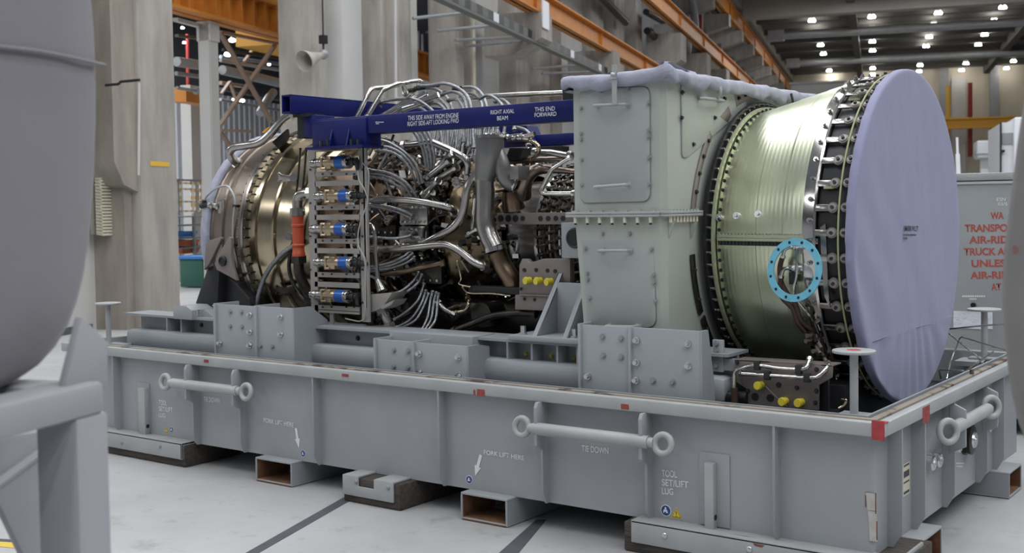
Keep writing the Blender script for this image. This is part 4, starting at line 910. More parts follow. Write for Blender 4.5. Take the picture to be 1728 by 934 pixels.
# fuel hose bundle dropping from behind the blue beam
for o_ in (0, 8, 16, -7): hs([(690+o_, 205), (706+o_, 224), (718+o_*.8, 250), (722+o_*.7, 270), (724+o_*.6, 285)], 5.7, 5.8)
# silver loops over the top
loops = [[(706, 145), (728, 144), (750, 141), (768, 146), (784, 157), (793, 172), (797, 196), (798, 225), (800, 250)], [(695, 152), (715, 149), (734, 150), (750, 160), (760, 174), (766, 196), (768, 222), (772, 252)], [(645, 172), (664, 168), (690, 166), (708, 171), (722, 180), (734, 192), (742, 215), (748, 250)],
         [(772, 150), (786, 147), (802, 149), (814, 160), (821, 178), (824, 200), (824, 228), (822, 246)], [(745, 160), (762, 155), (776, 159), (784, 168), (788, 184), (790, 206), (790, 248)], [(780, 162), (793, 158), (806, 163), (813, 176), (816, 200), (815, 235)],
         [(810, 166), (824, 161), (837, 167), (848, 179), (853, 200), (850, 228)], [(718, 164), (735, 164), (748, 173), (757, 186), (760, 208), (762, 250)], [(722, 177), (738, 175), (748, 182), (754, 196), (756, 250)], [(690, 181), (705, 181), (718, 188), (726, 200), (733, 225), (738, 252)],
         [(756, 170), (770, 168), (778, 176), (782, 190), (783, 240)], [(836, 172), (846, 168), (858, 176), (866, 192), (868, 220)], [(870, 215), (880, 217), (890, 222), (895, 232), (893, 246)]]
for k, pts in enumerate(loops):
    y0, y1 = (6.25, 6.0) if k % 2 else (6.05, 5.9)
    hs(pts, y0, y1, .0108)
for (x0, y0, x1, y1) in ((700, 150, 716, 147), (690, 153, 700, 152), (640, 173, 648, 171), (705, 145, 740, 143), (765, 151, 778, 149), (742, 160, 752, 157)):
    pipe([(x0, y0, 6.15), (x1, y1, 6.15)], .017, darkst, 'hose_fitting', 8, 1, False)
pipe([(642, 182, 6.1), (640, 175, 6.1), (650, 171, 6.1), (680, 168, 6.1)], .007, darkst, 'pipe', 8)
# fan of straight hoses below the beam
for k in range(16):
    x = 728+k*7.5; hs([(x, 215), (x-2, 232), (x-5+random.uniform(-3, 3), 250+random.uniform(-4, 10)), (x-9, 268+random.uniform(-5, 8))], 6.0, 5.92, .0085)
# slanting tubes left of the hoses
for k, (x0, y0, x1, y1) in enumerate([(622, 262, 640, 226), (630, 268, 655, 232), (640, 285, 664, 240), (650, 196, 700, 160), (660, 190, 720, 157), (672, 186, 740, 160), (640, 200, 690, 170), (680, 185, 730, 168)]):
    pipe([(x0, y0, 5.95), (x1, y1, 6.05 if k > 2 else 5.95)], .014 if k < 3 else .020, chrome if k > 2 else steel, 'pipe', 10, 1, False)
pipe([(598, 205, 5.8), (612, 178, 5.85), (623, 156, 5.9), (630, 150, 5.95), (660, 146, 6.1), (707, 136, 6.3), (709, 146, 6.3)], .016, chrome, 'frame_rail', 12, 3)
pipe([(618, 200, 5.7), (632, 176, 5.75), (645, 155, 5.8), (652, 150, 5.82), (674, 141, 5.9), (681, 146, 5.95), (685, 160, 6.0)], .016, chrome, 'frame_rail', 12, 3)
pipe([(778, 166, 6.5), (880, 160, 6.5), (975, 156, 6.5)], .019, chrome, 'frame_rail', 12, 1)
b = MB(); p = PY(962, 157, 6.4); b.box(p, (.05, .1, .14)); b.build('rail_block', black_m, eng)
# large pipes
pipe([(621, 342, 5.66), (645, 337, 5.64), (699, 340, 5.64), (738, 346, 5.66), (756, 350, 5.68), (765, 355, 5.72), (769, 363, 5.78)], .0225, steel, 'pipe', 16)
pipe([(619, 421, 5.64), (675, 420, 5.64), (732, 414, 5.64), (756, 414, 5.64), (776, 424, 5.64), (796, 440, 5.64), (812, 448, 5.66), (822, 450, 5.7)], .024, steel, 'pipe', 16)
pipe([(806, 296, 5.72), (796, 304, 5.70), (788, 320, 5.68), (784, 345, 5.68), (777, 369, 5.68), (762, 387, 5.68), (738, 400, 5.70), (712, 414, 5.74)], .0255, steel, 'pipe', 16)
pipe([(681, 245, 5.78), (705, 243, 5.76), (725, 240, 5.76), (745, 247, 5.76), (766, 257, 5.76), (783, 267, 5.76), (790, 280, 5.77), (788, 300, 5.8)], .0235, steel, 'pipe', 16)
pipe([(640, 463, 5.68), (680, 459, 5.68), (715, 451, 5.7), (750, 444, 5.76)], .018, bronze, 'pipe', 12)
pipe([(619, 379, 5.56), (627, 381, 5.56), (632, 392, 5.56), (634, 420, 5.56), (637, 465, 5.56), (642, 486, 5.56)], .0145, chrome, 'pipe', 12)
b = MB(); p0, p1 = PY(636, 470, 5.56), PY(645, 492, 5.56); b.cyl(p0, p1, .016, .036, 14); b.build('pipe_reducer', steel, eng)
b = MB(); b.prism([PY(619, 498, 5.52), PY(662, 494, 5.52), PY(645, 520, 5.52), PY(628, 527, 5.52), (PY(619, 527, 5.52))], (0, .15, 0), .004); b.build('tube_bracket', panel_m, eng)
b = MB(); b.prism([PY(642, 518, 5.5), PY(666, 506, 5.5), PY(660, 515, 5.5), PY(645, 522, 5.5)], (0, .12, 0)); b.build('tube_bracket', panel_m, eng)
pipe([(646, 518, 5.6), (652, 535, 5.6), (660, 556, 5.62)], .034, steel, 'pipe', 14, 4)
pipe([(624, 530, 5.6), (630, 556, 5.62)], .028, darkst, 'pipe', 14, 1)
pipe([(738, 510, 5.75), (750, 522, 5.75), (768, 532, 5.78)], .018, steel, 'pipe', 12)
pipe([(770, 528, 5.74), (785, 524, 5.74), (791, 512, 5.75), (788, 502, 5.8)], .013, brass, 'pipe', 10)
pipe([(765, 560, 5.7), (800, 546, 5.7), (830, 534, 5.7), (870, 529, 5.7), (905, 530, 5.72)], .021, darkst, 'pipe', 14)
pipe([(795, 485, 5.7), (775, 480, 5.72), (778, 470, 5.74), (771, 440, 5.76)], .006, brass, 'pipe', 8)
pipe([(780, 485, 5.7), (792, 495, 5.7), (830, 496, 5.7), (862, 500, 5.7)], .005, brass, 'pipe', 8)
# big grey duct with a side branch
pipe([(827, 232, 5.72), (826, 262, 5.72), (821, 290, 5.72), (819, 304, 5.72)], [.088, .088, .074, .062], duct_m, 'air_duct', 24, 5, False)
b = MB(); p = PY(827, 230, 5.72); b.lathe([(-.012, .08), (-.012, .096), (.006, .096), (.006, .08)], p, (0, 0, 1), 28); b.build('duct_flange', steel, eng)
pipe([(819, 300, 5.72), (819, 345, 5.72), (819, 378, 5.72), (824, 397, 5.72), (835, 420, 5.72)], .060, steel, 'air_duct', 24, 6, False)
b = MB(); p = PY(836, 421, 5.72); d = (PY(838, 430, 5.72)-p).normalized(); b.lathe([(-.012, .06), (-.012, .072), (.016, .072), (.016, .06)], p, d, 24); b.build('duct_flange', chrome, eng)
pipe([(838, 425, 5.74), (848, 448, 5.76), (862, 470, 5.78), (868, 490, 5.8)], .060, bronze, 'air_duct', 20, 5, False)
pipe([(842, 250, 5.74), (846, 272, 5.74), (850, 292, 5.75), (858, 306, 5.77), (870, 314, 5.8)], [.03, .05, .054, .048], duct_m, 'duct_branch', 20, 5, False)
b = MB(); p = PY(871, 313, 5.78); b.torus(p, (.8, .2, -.4), .044, .010, 20, 8); b.build('branch_clamp', chrome, eng)
b = MB(); A, B = PY(860, 281, 5.68), PY(875, 303, 5.68); b.bx(A.x, B.x, 5.68, 5.80, B.z, A.z, .005); b.build('actuator_box', duct_m, eng)
pipe([(882, 330, 5.9), (882, 313, 5.86), (889, 298, 5.86), (903, 288, 5.88), (919, 286, 5.92), (940, 287, 5.95), (972, 290, 6.0)], [.06, .06, .056, .044, .034, .026, .02, .018], brownduct, 'bleed_duct', 20, 6, False)
b = MB(); b.lathe([(0, .075), (.05, .07), (.10, .058), (.12, .05)], PY(868, 352, 5.9), V((0, -.3, .9)), 20); b.build('duct_root', bronze, eng)
pipe([(970, 327, 5.55), (922, 327, 5.55), (915, 324, 5.55), (915, 316, 5.55), (930, 289, 5.55), (934, 284, 5.55), (964, 265, 5.55)], .0125, chrome, 'guard_rail', 12, 2)
pipe([(848, 275, 5.9), (900, 270, 5.9), (952, 268, 5.9)], .016, brownduct, 'control_rod', 12, 1); pipe([(900, 258, 5.85), (930, 258, 5.85), (965, 264, 5.85)], .020, steel, 'control_rod', 12, 1)
pipe([(855, 232, 5.8), (880, 236, 5.8), (900, 240, 5.78), (909, 250, 5.78), (907, 260, 5.8), (895, 268, 5.84)], .014, brass, 'pipe', 10)
b = MB(); b.prism([PY(860, 250, 5.86), PY(884, 250, 5.86), PY(876, 270, 5.86), PY(852, 272, 5.86)], (0, .15, 0)); b.build('bell_crank', black_m, eng)
for k in range(9):
    x, y = 812+k*9, 231+random.uniform(-2, 3); b = MB(); p = PY(x, y, 5.78); b.cyl(p, p+V((.08, 0, random.uniform(-.01, .02))), random.uniform(.010, .018), n=8); b.ball(p, .02, 8); b.build('hose_fitting', chrome if k % 2 else steel, eng)
# inclined actuator tubes beside the combustor
for (x0, y0, x1, y1, r) in ((740, 280, 765, 258, .018), (722, 300, 760, 270, .020), (722, 312, 772, 282, .018), (715, 330, 740, 305, .02), (712, 340, 730, 325, .016)):
    pipe([(x0, y0, 5.78), (x1, y1, 5.74)], r, steel, 'actuator_tube', 12, 1)
pipe([(797, 400, 5.74), (799, 370, 5.76), (803, 330, 5.8)], .016, steel, 'pipe', 10)
pipe([(788, 398, 5.72), (806, 388, 5.70), (812, 402, 5.72)], .016, chrome, 'pipe', 10)
# access plates and manifolds on the casing
def plate_on(px0, py0, px1, py1, y, m_, name, nb=6):
    A, B = PY(px0, py0, y), PY(px1, py1, y); b = MB().use(m_); b.bx(A.x, B.x, y, y+.03, B.z, A.z, .006)
    b.use(chrome)
    for k in range(nb):
        for zf in (.15, .85):
            p = V((A.x+(B.x-A.x)*(k+.5)/nb, y, B.z+(A.z-B.z)*zf)); b.cyl(p, p+V((0, -.014, 0)), .009, n=6)
    return b.build(name, None, eng)
plate_on(674, 345, 721, 380, 5.78, steel, 'fuel_manifold'); plate_on(673, 382, 720, 420, 5.80, steel, 'fuel_manifold'); plate_on(625, 350, 668, 400, 5.84, darkst, 'casing_plate', 4)
plate_on(700, 440, 745, 480, 5.80, darkst, 'casing_plate', 4)
for (px, py, s_) in ((655, 372, 9), (770, 306, 7), (800, 268, 6)):
    b = MB(); p = PY(px, py, 5.78); b.cyl(p+V((0, .05, 0)), p, ppm(p)**-1*s_, n=16)
    for k in range(8): t = k*.785; q_ = p+V((math.cos(t)*.024, 0, math.sin(t)*.024)); b.cyl(q_, q_+V((0, -.014, 0)), .006, n=6)
    b.build('igniter_port', steel, eng)
for pts in ([(762, 303), (775, 304), (780, 312), (772, 318), (763, 313)], [(745, 376), (757, 378), (752, 385), (744, 383)]):
    b = MB(); b.prism([PY(x, y, 5.80) for x, y in pts], (0, .012, 0)); b.build('bracket_plate', chrome, eng)
# fuel nozzles all round the combustor, each a root block with a short stub
for k in range(30):
    noz = MB(); t = 2*math.pi*k/30; p = ring_pt(-5.02, .55, t); d = (ring_pt(0, 1, t)-ring_pt(0, 0, t))
    noz.use(steel).cyl(p, p+d*.06, .032, n=8); noz.use(chrome).cyl(p+d*.05, p+d*.13, .016, n=8)
    for s_ in (-.03, .03): noz.use(chrome).cyl(p+V((s_, 0, 0)), p+d*.10+V((s_*1.4, 0, 0)), .010, n=6)
    noz.use(steel).cyl(p+d*.09, p+d*.09+V((-.08, 0, .02)), .012, n=6)
    noz.build('fuel_nozzle', None, eng)
# fittings, clamps, tube ends: hundreds of small bits over the casings
cl = MB(); rnd = random.Random(11)
for k in range(620):
    X = rnd.uniform(-5.75, -4.3); R0 = .60 if X < -5.4 else .56 if X < -4.85 else .47
    t = rnd.uniform(-1.5, 1.9); R = R0+rnd.uniform(-.02, .05); p = ring_pt(X, R, t); d = (ring_pt(0, 1, t)-ring_pt(0, 0, t))
    cl.use(rnd.choice([steel, chrome, darkst, darkst, bronze, dbolt, dbolt])); q_ = rnd.random()
    if q_ < .45: cl.cyl(p, p+d*rnd.uniform(.02, .06), rnd.uniform(.007, .02), n=6)
    elif q_ < .75: cl.cyl(p+d*.03, p+d*.03+V((rnd.uniform(-.09, .09), rnd.uniform(-.05, .05), rnd.uniform(-.09, .09))), rnd.uniform(.006, .013), n=7)
    else: cl.box(p+d*.02, (rnd.uniform(.02, .06), rnd.uniform(.015, .03), rnd.uniform(.02, .06)), Matrix.Rotation(rnd.uniform(0, 3), 3, 'X'))
o = cl.build('small_fittings', None, eng); o['kind'] = 'stuff'
for k in range(26):                                   # longer tubes wandering round the casing
    X = rnd.uniform(-5.7, -4.7); t0 = rnd.uniform(-1.35, 1.0); R = .60+rnd.uniform(.0, .06) if X < -4.9 else .52
    pts = [ring_pt(X+rnd.uniform(-.06, .06)*i, R+rnd.uniform(-.01, .02), t0+i*rnd.uniform(.10, .2)) for i in range(5)]
    pipe(pts, rnd.uniform(.007, .013), rnd.choice([steel, chrome, darkst, bronze]), 'pipe', 8, 5)
for k in range(16):                                   # dark plumbing under the engine
    X = rnd.uniform(-5.5, -3.6); y = rnd.uniform(5.75, 6.3); z = rnd.uniform(.92, 1.15)
    pts = [V((X+.18*i+rnd.uniform(-.05, .05), y+rnd.uniform(-.08, .08), z+rnd.uniform(-.10, .10))) for i in range(4)]
    pipe(pts, rnd.uniform(.010, .026), rnd.choice([darkst, darkst, bronze, dbolt]), 'pipe', 9, 5)
b = MB(); b.bx(-5.3, -4.1, 5.95, 6.9, .88, 1.12, .05); b.cyl((-5.0, 5.95, 1.1), (-5.0, 5.78, 1.1), .09, n=18); b.cyl((-4.5, 6.0, 1.05), (-4.5, 5.8, 1.05), .08, n=18); b.cyl((-4.2, 5.9, 1.15), (-3.7, 5.9, 1.15), .08, n=18); b.build('accessory_gearbox', darkst, eng)
b = MB(); A, B = PY(790, 483, 5.72), PY(878, 498, 5.72); b.bx(A.x, B.x, 5.72, 5.82, B.z, A.z, .004); b.build('mount_beam', black_m, eng)
# perforated strap and the brown fitting plate with yellow caps
b = MB(); A, B = PY(838, 360, 5.85), PY(968, 379, 5.85); b.bx(A.x, B.x, 5.85, 5.87, B.z, A.z, .003); o = b.build('perforated_strap', plate_m, eng)
for k, x in enumerate((845, 858, 870, 882, 912, 925, 938, 950)): b = MB(); p = PY(x, 369, 5.849); b.cyl(p, p+V((0, -.003, 0)), .022 if k < 3 else .016, n=16); b.build('strap_hole', black_m, o)
fp = [(876, 448), (881, 437), (888, 438), (892, 443), (905, 441), (915, 437), (962, 437), (962, 500), (876, 498)]
b = MB(); b.prism([PY(x, y, 5.66) for x, y in fp], (0, .05, 0), .004); b.prism([PY(x, y, 5.655) for x, y in ((869, 498), (962, 501), (962, 526), (869, 523))], (0, .05, 0), .003); b.prism([PY(x, y, 5.64) for x, y in ((876, 497), (962, 500), (962, 502), (876, 499))], (0, .06, 0)); o = b.build('fitting_plate', plate_m, eng)
for x, y in ((885, 456), (905, 456), (924, 457), (937, 458)): b = MB(); p = PY(x, y, 5.659); b.cyl(p, p+V((0, -.004, 0)), .012, n=14); b.build('plate_hole', black_m, o)
for x, y in ((895, 473), (913, 473.5), (931, 475)): b = MB(); p = PY(x, y, 5.66); b.cyl(p, p+V((-.01, -.045, -.004)), .020, n=18); b.cyl(p+V((-.008, -.03, 0)), p+V((-.0085, -.036, 0)), .022, n=18); b.build('yellow_cap', yel_m, o)
for x, y in ((879, 488), (885, 505), (902, 506)): b = MB(); b.bolt(PY(x, y, 5.654), (0, -1, 0), .007, .01); b.build('bolt', dbolt, o)

# ================================================================== support stand left of the collector box
st = thing('support_stand', 'grey gusseted support stand bolted on the rail beside the collector box', 'stand', (-3.7, 5.5, .97))
X1, X2, XE = PY(897, 566, 5.38).x, PY(948, 569, 5.38).x, PY(978, 572, 5.38).x
A = PY(857, 567, 5.36); b = MB(); b.bx(A.x, XE, 5.36, 5.72, .966, .995, .004); b.build('base_plate', rail_m, st)
T1 = PX(953, 436, X1); T2 = PX(983, 478, X2)
for X, T in ((X1, T1), (X2, T2)): b = MB(); b.prism([(X, 5.385, .995), (X, 5.41, .995), (X, 5.72, .995), (X, 5.72, T.z), (X, T.y-.0, T.z)], (.03, 0, 0), .002); b.build('gusset', rail_m, st)
zp = PY(940, 477, 5.6).z; b = MB(); b.bx(X1+.03, XE+.14, 5.60, 5.615, .995, zp, .002); b.build('web_plate', rail_m, st)
A, B = PY(950, 376, 5.62), PY(985, 436, 5.62); b = MB(); b.bx(A.x, B.x+.05, 5.60, 5.76, B.z, A.z, .004); o = b.build('head_block', rail_m, st)
p = PY(970, 402, 5.598); b = MB(); b.cyl(p, p+V((0, -.004, 0)), .05, n=24); b.build('head_bore', black_m, o); b = MB(); b.torus(p, (0, 1, 0), .052, .008, 24, 8); b.build('bore_ring', dbolt, o)
for px, py in ((883, 566), (969, 570)): b = MB(); p = PY(px, py, 5.42); p.z = .995; b.cyl(p, p+V((0, 0, .05)), .016, n=6); b.cyl(p, p+V((0, 0, .012)), .024, n=16); b.build('bolt', zinc, st)

# ================================================================== the collector box
YBX = 5.3; XBL, XBR = PY(970, 357, YBX).x, -2.935; ZT, ZF = 2.40, PY(1040, 362, YBX).z
bxo = thing('collector_box', 'tall pale grey green collector box with bolted access doors around the engine', 'collector box', (-3.15, YC, .8))
YBB = 2*YC-YBX
b = MB(); b.prism([(XBL, YBX, 0), (XBR, YBX, 0), (XBR+.03, YBX+.03, 0), (XBR+.03, YBB, 0), (XBL, YBB, 0)], (0, 0, ZT-ZF))
for v in b.bm.verts: v.co.z += ZF
b.build('upper_shell', box_m, bxo)
b = MB(); lo = [(XBL+.065, YBX+.02, .74), (XBR-.01, YBX+.02, .74), (XBR+.02, YBX+.05, .74), (XBR+.02, YBB-.02, .74), (XBL+.065, YBB-.02, .74)]; hi = [(XBL, YBX, ZF), (XBR, YBX, ZF), (XBR+.03, YBX+.03, ZF), (XBR+.03, YBB, ZF), (XBL, YBB, ZF)]
b.rings([[V(p) for p in lo], [V(p) for p in hi]]); b.build('lower_shell', box_m, bxo)
b = MB()
for z0, z1 in ((ZF+.001, ZF+.014), (ZF-.014, ZF-.001)):
    b.bx(XBL-.035, XBR+.005, YBX-.04, YBX+.02, z0, z1, .002); b.bx(XBR+.0, XBR+.065, YBX-.01, YC-.77, z0, z1, .002); b.bx(XBL-.035, XBL+.02, YBX, YBB, z0, z1)
fl = b.build('split_flange', skid_lt, bxo)
b = MB().use(zinc)
for k in range(7): X = XBL+.02+(XBR-XBL-.03)*k/6.4; b.use(beige).cyl((X, YBX-.026, ZF-.045), (X, YBX-.026, ZF-.012), .010, n=8); b.use(dbolt).cyl((X, YBX-.026, ZF-.055), (X, YBX-.026, ZF-.042), .007, n=6); b.use(skid_lt).bx(X-.02, X+.02, YBX-.036, YBX-.016, ZF+.013, ZF+.022)
for k in range(9): Y = YBX+.02+.036*k; b.use(beige).cyl((XBR+.05, Y, ZF-.045), (XBR+.05, Y, ZF-.012), .009, n=8); b.use(skid_lt).bx(XBR+.04, XBR+.06, Y-.012, Y+.012, ZF+.013, ZF+.022)
b.build('flange_bolts', None, fl)['kind'] = 'stuff'
for x, y, h in ((1128, 372, 30), (1165, 374, 28)):
    b = MB(); A = PX(x, y, XBR+.031); b.prism([A, A+V((.04, 0, 0)), A+V((0, 0, -.09))], (0, .008, 0)); b.build('flange_gusset', box_m, fl)
def rounded(pts, r, n=5):
    out = []; N = len(pts)
    for i in range(N):
        p, a_, c_ = V(pts[i]), V(pts[i-1]), V(pts[(i+1) % N]); u, w = (a_-p).normalized(), (c_-p).normalized()
        rr = min(r, (a_-p).length*.45, (c_-p).length*.45)
        s0, s1 = p+u*rr, p+w*rr
        for k in range(n+1): t = k/n; out.append(s0*(1-t)**2+p*2*t*(1-t)+s1*t*t)
    return out
def door(cor, y, name='access_door', dy=.009):
    b = MB(); b.prism(rounded([PY(px, py, y) for px, py in cor], .05), (0, -dy, 0), .002); d = b.build(name, boxdoor_m, bxo)
    b = MB(); P3 = rounded([PY(px, py, y) for px, py in cor], .05); c = sum(P3, V((0, 0, 0)))/len(P3)
    b.tube([p+(p-c).normalized()*.002+V((0, -.003, 0)) for p in P3]+[P3[0]], .0018, n=6, sub=1); b.build('door_seal', mat('grey door seal', (.20, .215, .20), .6) if not bpy.data.materials.get('grey door seal') else bpy.data.materials['grey door seal'], d); return d
def handle(p0, p1, par, off, drop, r=.0085):
    P0, P1 = V(p0), V(p1); off = V(off); dr = V((0, 0, -drop)); b = MB(); d = (P1-P0).normalized()
    b.tube([P0, P0+off*.8, P0+off+d*.015, P1+off-d*.015, P1+off*.8, P1], r, n=10, sub=2); b.cyl(P0, P0+off*.1, r*1.8, n=12); b.cyl(P1, P1+off*.1, r*1.8, n=12)
    return b.build('door_handle', skid_lt, par)
d1 = door([(979, 152), (1097, 146), (1098, 340), (981, 343)], YBX); d2 = door([(982, 391), (1104, 390), (1108, 552), (994, 556)], YBX+.012)
yd = YBX-.009
for (x0, y0, x1, y1, dd, yy) in ((1010, 179, 1061, 177, d1, yd), (1010, 316, 1062, 312, d1, yd), (1017, 423, 1064, 423, d2, yd+.008), (1029, 550, 1075, 551, d2, yd+.01)): handle(PY(x0, y0, yy), PY(x1, y1, yy), dd, (0, -.04, 0), 0)
for x, y in ((980, 183), (980, 226), (980, 236), (981, 270), (981, 313), (1094, 174), (1094, 220), (1094, 231), (1095, 266), (1095, 311), (1013, 154), (1060, 150)): b = MB(); b.bolt(PY(x+1, y, yd), (0, -1, 0), .008, .014); b.build('bolt', pbolt, d1)
for x, y in ((1017, 395), (1063, 395), (988, 420), (1100, 421), (991, 462), (992, 473), (1103, 465), (1104, 477), (995, 504), (1106, 509)): b = MB(); b.bolt(PY(x, y, yd+.01), (0, -1, 0), .008, .014); b.build('bolt', pbolt, d2)
# door and plates on the face towards the fan
XF = XBR+.031
tri = [(1148, 137), (1258, 158), (1258, 182), (1158, 266), (1150, 266)]
b = MB(); P3 = rounded([PX(x, y, XF) for x, y in tri], .05); b.prism(P3, (.008, 0, 0), .002); d3 = b.build('access_door', box_m, bxo)
b = MB(); b.tube(P3+[P3[0]], .0022, n=6, sub=1); b.build('door_seal', bpy.data.materials['grey door seal'], d3)
b = MB(); P0, P1 = PX(1178, 167, XF+.008), PX(1210, 171, XF+.008); o3 = V((.04, 0, 0)); b.tube([P0, P0+o3, P1+o3, P1], .0085, n=10, sub=2); b.build('door_handle', skid_lt, d3)
for x, y in ((1151, 156), (1150, 199), (1222, 167), (1206, 199), (1170, 244), (1169, 140)): b = MB(); b.bolt(PX(x, y, XF+.008), (1, 0, 0), .009, .012); b.build('bolt', dbolt, d3)
def arcplate(R0, R1, t0, t1, m_, n=14, t=.01, bolts=4):
    b = MB().use(m_); ts = [t0+(t1-t0)*k/n for k in range(n+1)]
    b.prism([ring_pt(XF, R0, t_) for t_ in ts]+[ring_pt(XF, R1, t_) for t_ in reversed(ts)], (t, 0, 0), .002)
    for k in range(bolts): b.use(dbolt).bolt(ring_pt(XF+t, (R0+R1)/2, t0+(t1-t0)*(k+.5)/bolts), (1, 0, 0), .009, .012)
    b.build('arc_plate', None, bxo)
r_ = math.radians
arcplate(.825, .87, r_(7), r_(43), plate_m, bolts=5); arcplate(.825, .87, r_(-28), r_(-5), darkst, bolts=2); arcplate(.82, .865, r_(-62), r_(-30), darkst, bolts=3); arcplate(.80, .88, r_(68), r_(92), plate_m, bolts=4)
b = MB(); b.prism([PX(x, y, XF) for x, y in ((1213, 197), (1227, 179), (1232, 195), (1226, 207))], (.01, 0, 0), .002); b.build('patch_plate', plate_m, bxo)
# cloth cover lying over the top
ct = thing('box_top_cover', 'lavender cloth cover strapped over the top of the collector box', 'cover', (-3.15, YC, ZT))
b = MB(); R = []; NN = 260; x0, x1, y0, y1 = XBL-.045, XBR+.075, YBX-.045, YBB+.04
def per(k, o):
    t = k/NN*(2*(x1-x0)+2*(y1-y0)); lx, ly = x1-x0, y1-y0
    if t < lx: p = V((x0+t, y0, 0)); n_ = V((0, -1, 0))
    elif t < lx+ly: p = V((x1, y0+t-lx, 0)); n_ = V((1, 0, 0))
    elif t < 2*lx+ly: p = V((x1-(t-lx-ly), y1, 0)); n_ = V((0, 1, 0))
    else: p = V((x0, y1-(t-2*lx-ly), 0)); n_ = V((-1, 0, 0))
    return p, n_, t
prof = [(-.05, -.05), (-.004, -.056), (.006, -.035), (.008, -.012), (.004, .008), (-.02, .022), (-.08, .030), (-.25, .034)]
for (o_, z_) in prof:
    ring = []
    for k in range(NN):
        p, n_, t = per(k, 0); w = math.sin(t*31)+.7*math.sin(t*53+1.3)+.5*math.sin(t*97+2*z_*40); w2 = math.sin(t*17+.4)+.6*math.sin(t*41)
        am = .005 if z_ < .0 else .003
        c = V(((x0+x1)/2, (y0+y1)/2, 0)); q_ = p+n_*(o_+am*w)
        if o_ < -.1: q_ = p+(c-p)*(.55 if o_ < -.2 else .12)
        dz = .010*w2 if z_ < -.04 else .004*w2
        cor = math.exp(-((p-V((x1, y0, 0))).length/.09)**2)*.035; dz += (.006*math.sin(t*23+1)+.004*math.sin(t*47)) if z_ < -.03 else 0
        ring.append(V((q_.x, q_.y, ZT+z_+dz+cor)))
    R.append(ring)
b.rings(R, True); b.build('cloth', cloth2, ct, 80)
b = MB(); A, B = PY(1033, 127, YBX-.068), PY(1041, 127, YBX-.068); zb_ = PY(1036, 177, YBX-.06).z; b.bx(A.x, B.x, YBX-.072, YBX-.068, zb_, ZT+.06); b.build('strap', skid_lt, ct); b = MB(); b.bx(A.x-.004, B.x+.004, YBX-.080, YBX-.071, ZT-.015, ZT+.02, .003); b.build('strap_buckle', zinc, ct)
b = MB(); b.tube([PX(1215, 147, XF+.075), PX(1216, 157, XF+.08), PX(1209, 170, XF+.05)], .009, n=8, sub=4); b.build('strap', skid_lt, ct)
b = MB(); p = PX(1335, 172, XF+.075); b.tube([p+V((0, 0, .05)), p+V((.02, 0, -.04)), p+V((0, .02, -.06))], .008, n=8, sub=4); b.build('strap', blackr, ct)

# ================================================================== fan case, inlet ring and inlet cover
ff = epart('fan_flange', [(-2.868, .70), (-2.868, .785), (-2.85, .785), (-2.85, .745), (-2.83, .745)], black_m)
b = MB(); bolt_ring(b, -2.85, .768, 72, .008, .02); b.build('flange_bolts', steel, ff)['kind'] = 'stuff'
epart('fan_case_rim', [(-2.835, .72), (-2.835, .753), (-2.82, .753), (-2.818, .735)], fan_rim)
b = MB()
for k in range(84):
    t = 2*math.pi*k/84; p = ring_pt(-2.797, .728, t); d = ring_pt(0, 1, t)-ring_pt(0, 0, t); b.cyl(p, p+d*.017, .0065, n=6); b.cyl(p+d*.004, p+d*.008, .010, n=10)
b.build('rim_bolts', dbolt, ff)['kind'] = 'stuff'
pr = [(-2.82, .727)]
for k in range(111):
    X = -2.80+.53*k/110; pr.append((X, .731+.236*(X+2.80)+.00016*math.sin(k*1.14)+(.003 if X > -2.56 else 0)+(.002 if X > -2.40 else 0)))
fc = epart('fan_case', pr, fan_m, 160)
zs = PY(1280, 402, 5.65).z
b = MB().use(fan_rim)
for k in range(12):
    Xa, Xb = -2.80+.535*k/12, -2.80+.535*(k+1)/12; Ra = .731+.23*(Xa+2.8); Rb = .731+.23*(Xb+2.8); dz = zs-ZC
    ya, yb = YC-math.sqrt(Ra*Ra-dz*dz), YC-math.sqrt(Rb*Rb-dz*dz)
    for z0, z1 in ((zs+.001, zs+.016), (zs-.016, zs-.001)): b.prism([(Xa, ya+.02, z0), (Xa, ya-.022, z0), (Xb, yb-.022, z0), (Xb, yb+.02, z0)], (0, 0, z1-z0))
    b.use(dbolt)
    for q_ in (.25, .75): Xc = Xa+(Xb-Xa)*q_; yc = ya+(yb-ya)*q_-.010; b.cyl((Xc, yc, zs-.04), (Xc, yc, zs-.016), .0085, n=6); b.use(zinc).cyl((Xc, yc, zs+.016), (Xc, yc, zs+.024), .007, n=6); b.use(dbolt)
    b.use(fan_rim)
b.build('split_flange', None, fc)
for px, py in ((1206, 365), (1240, 363), (1281, 362)):
    b = MB(); p = PY(px, py, 5.66); t = math.asin((p.z-ZC)/.78); X = p.x; R_ = .731+.23*(X+2.8); p = ring_pt(X, R_-.003, t); d = (ring_pt(0, 1, t)-ring_pt(0, 0, t)); b.cyl(p, p+d*.012, .019, n=20); b.cyl(p+d*.01, p+d*.024, .010, n=6); b.build('washer_bolt', zinc, fc)
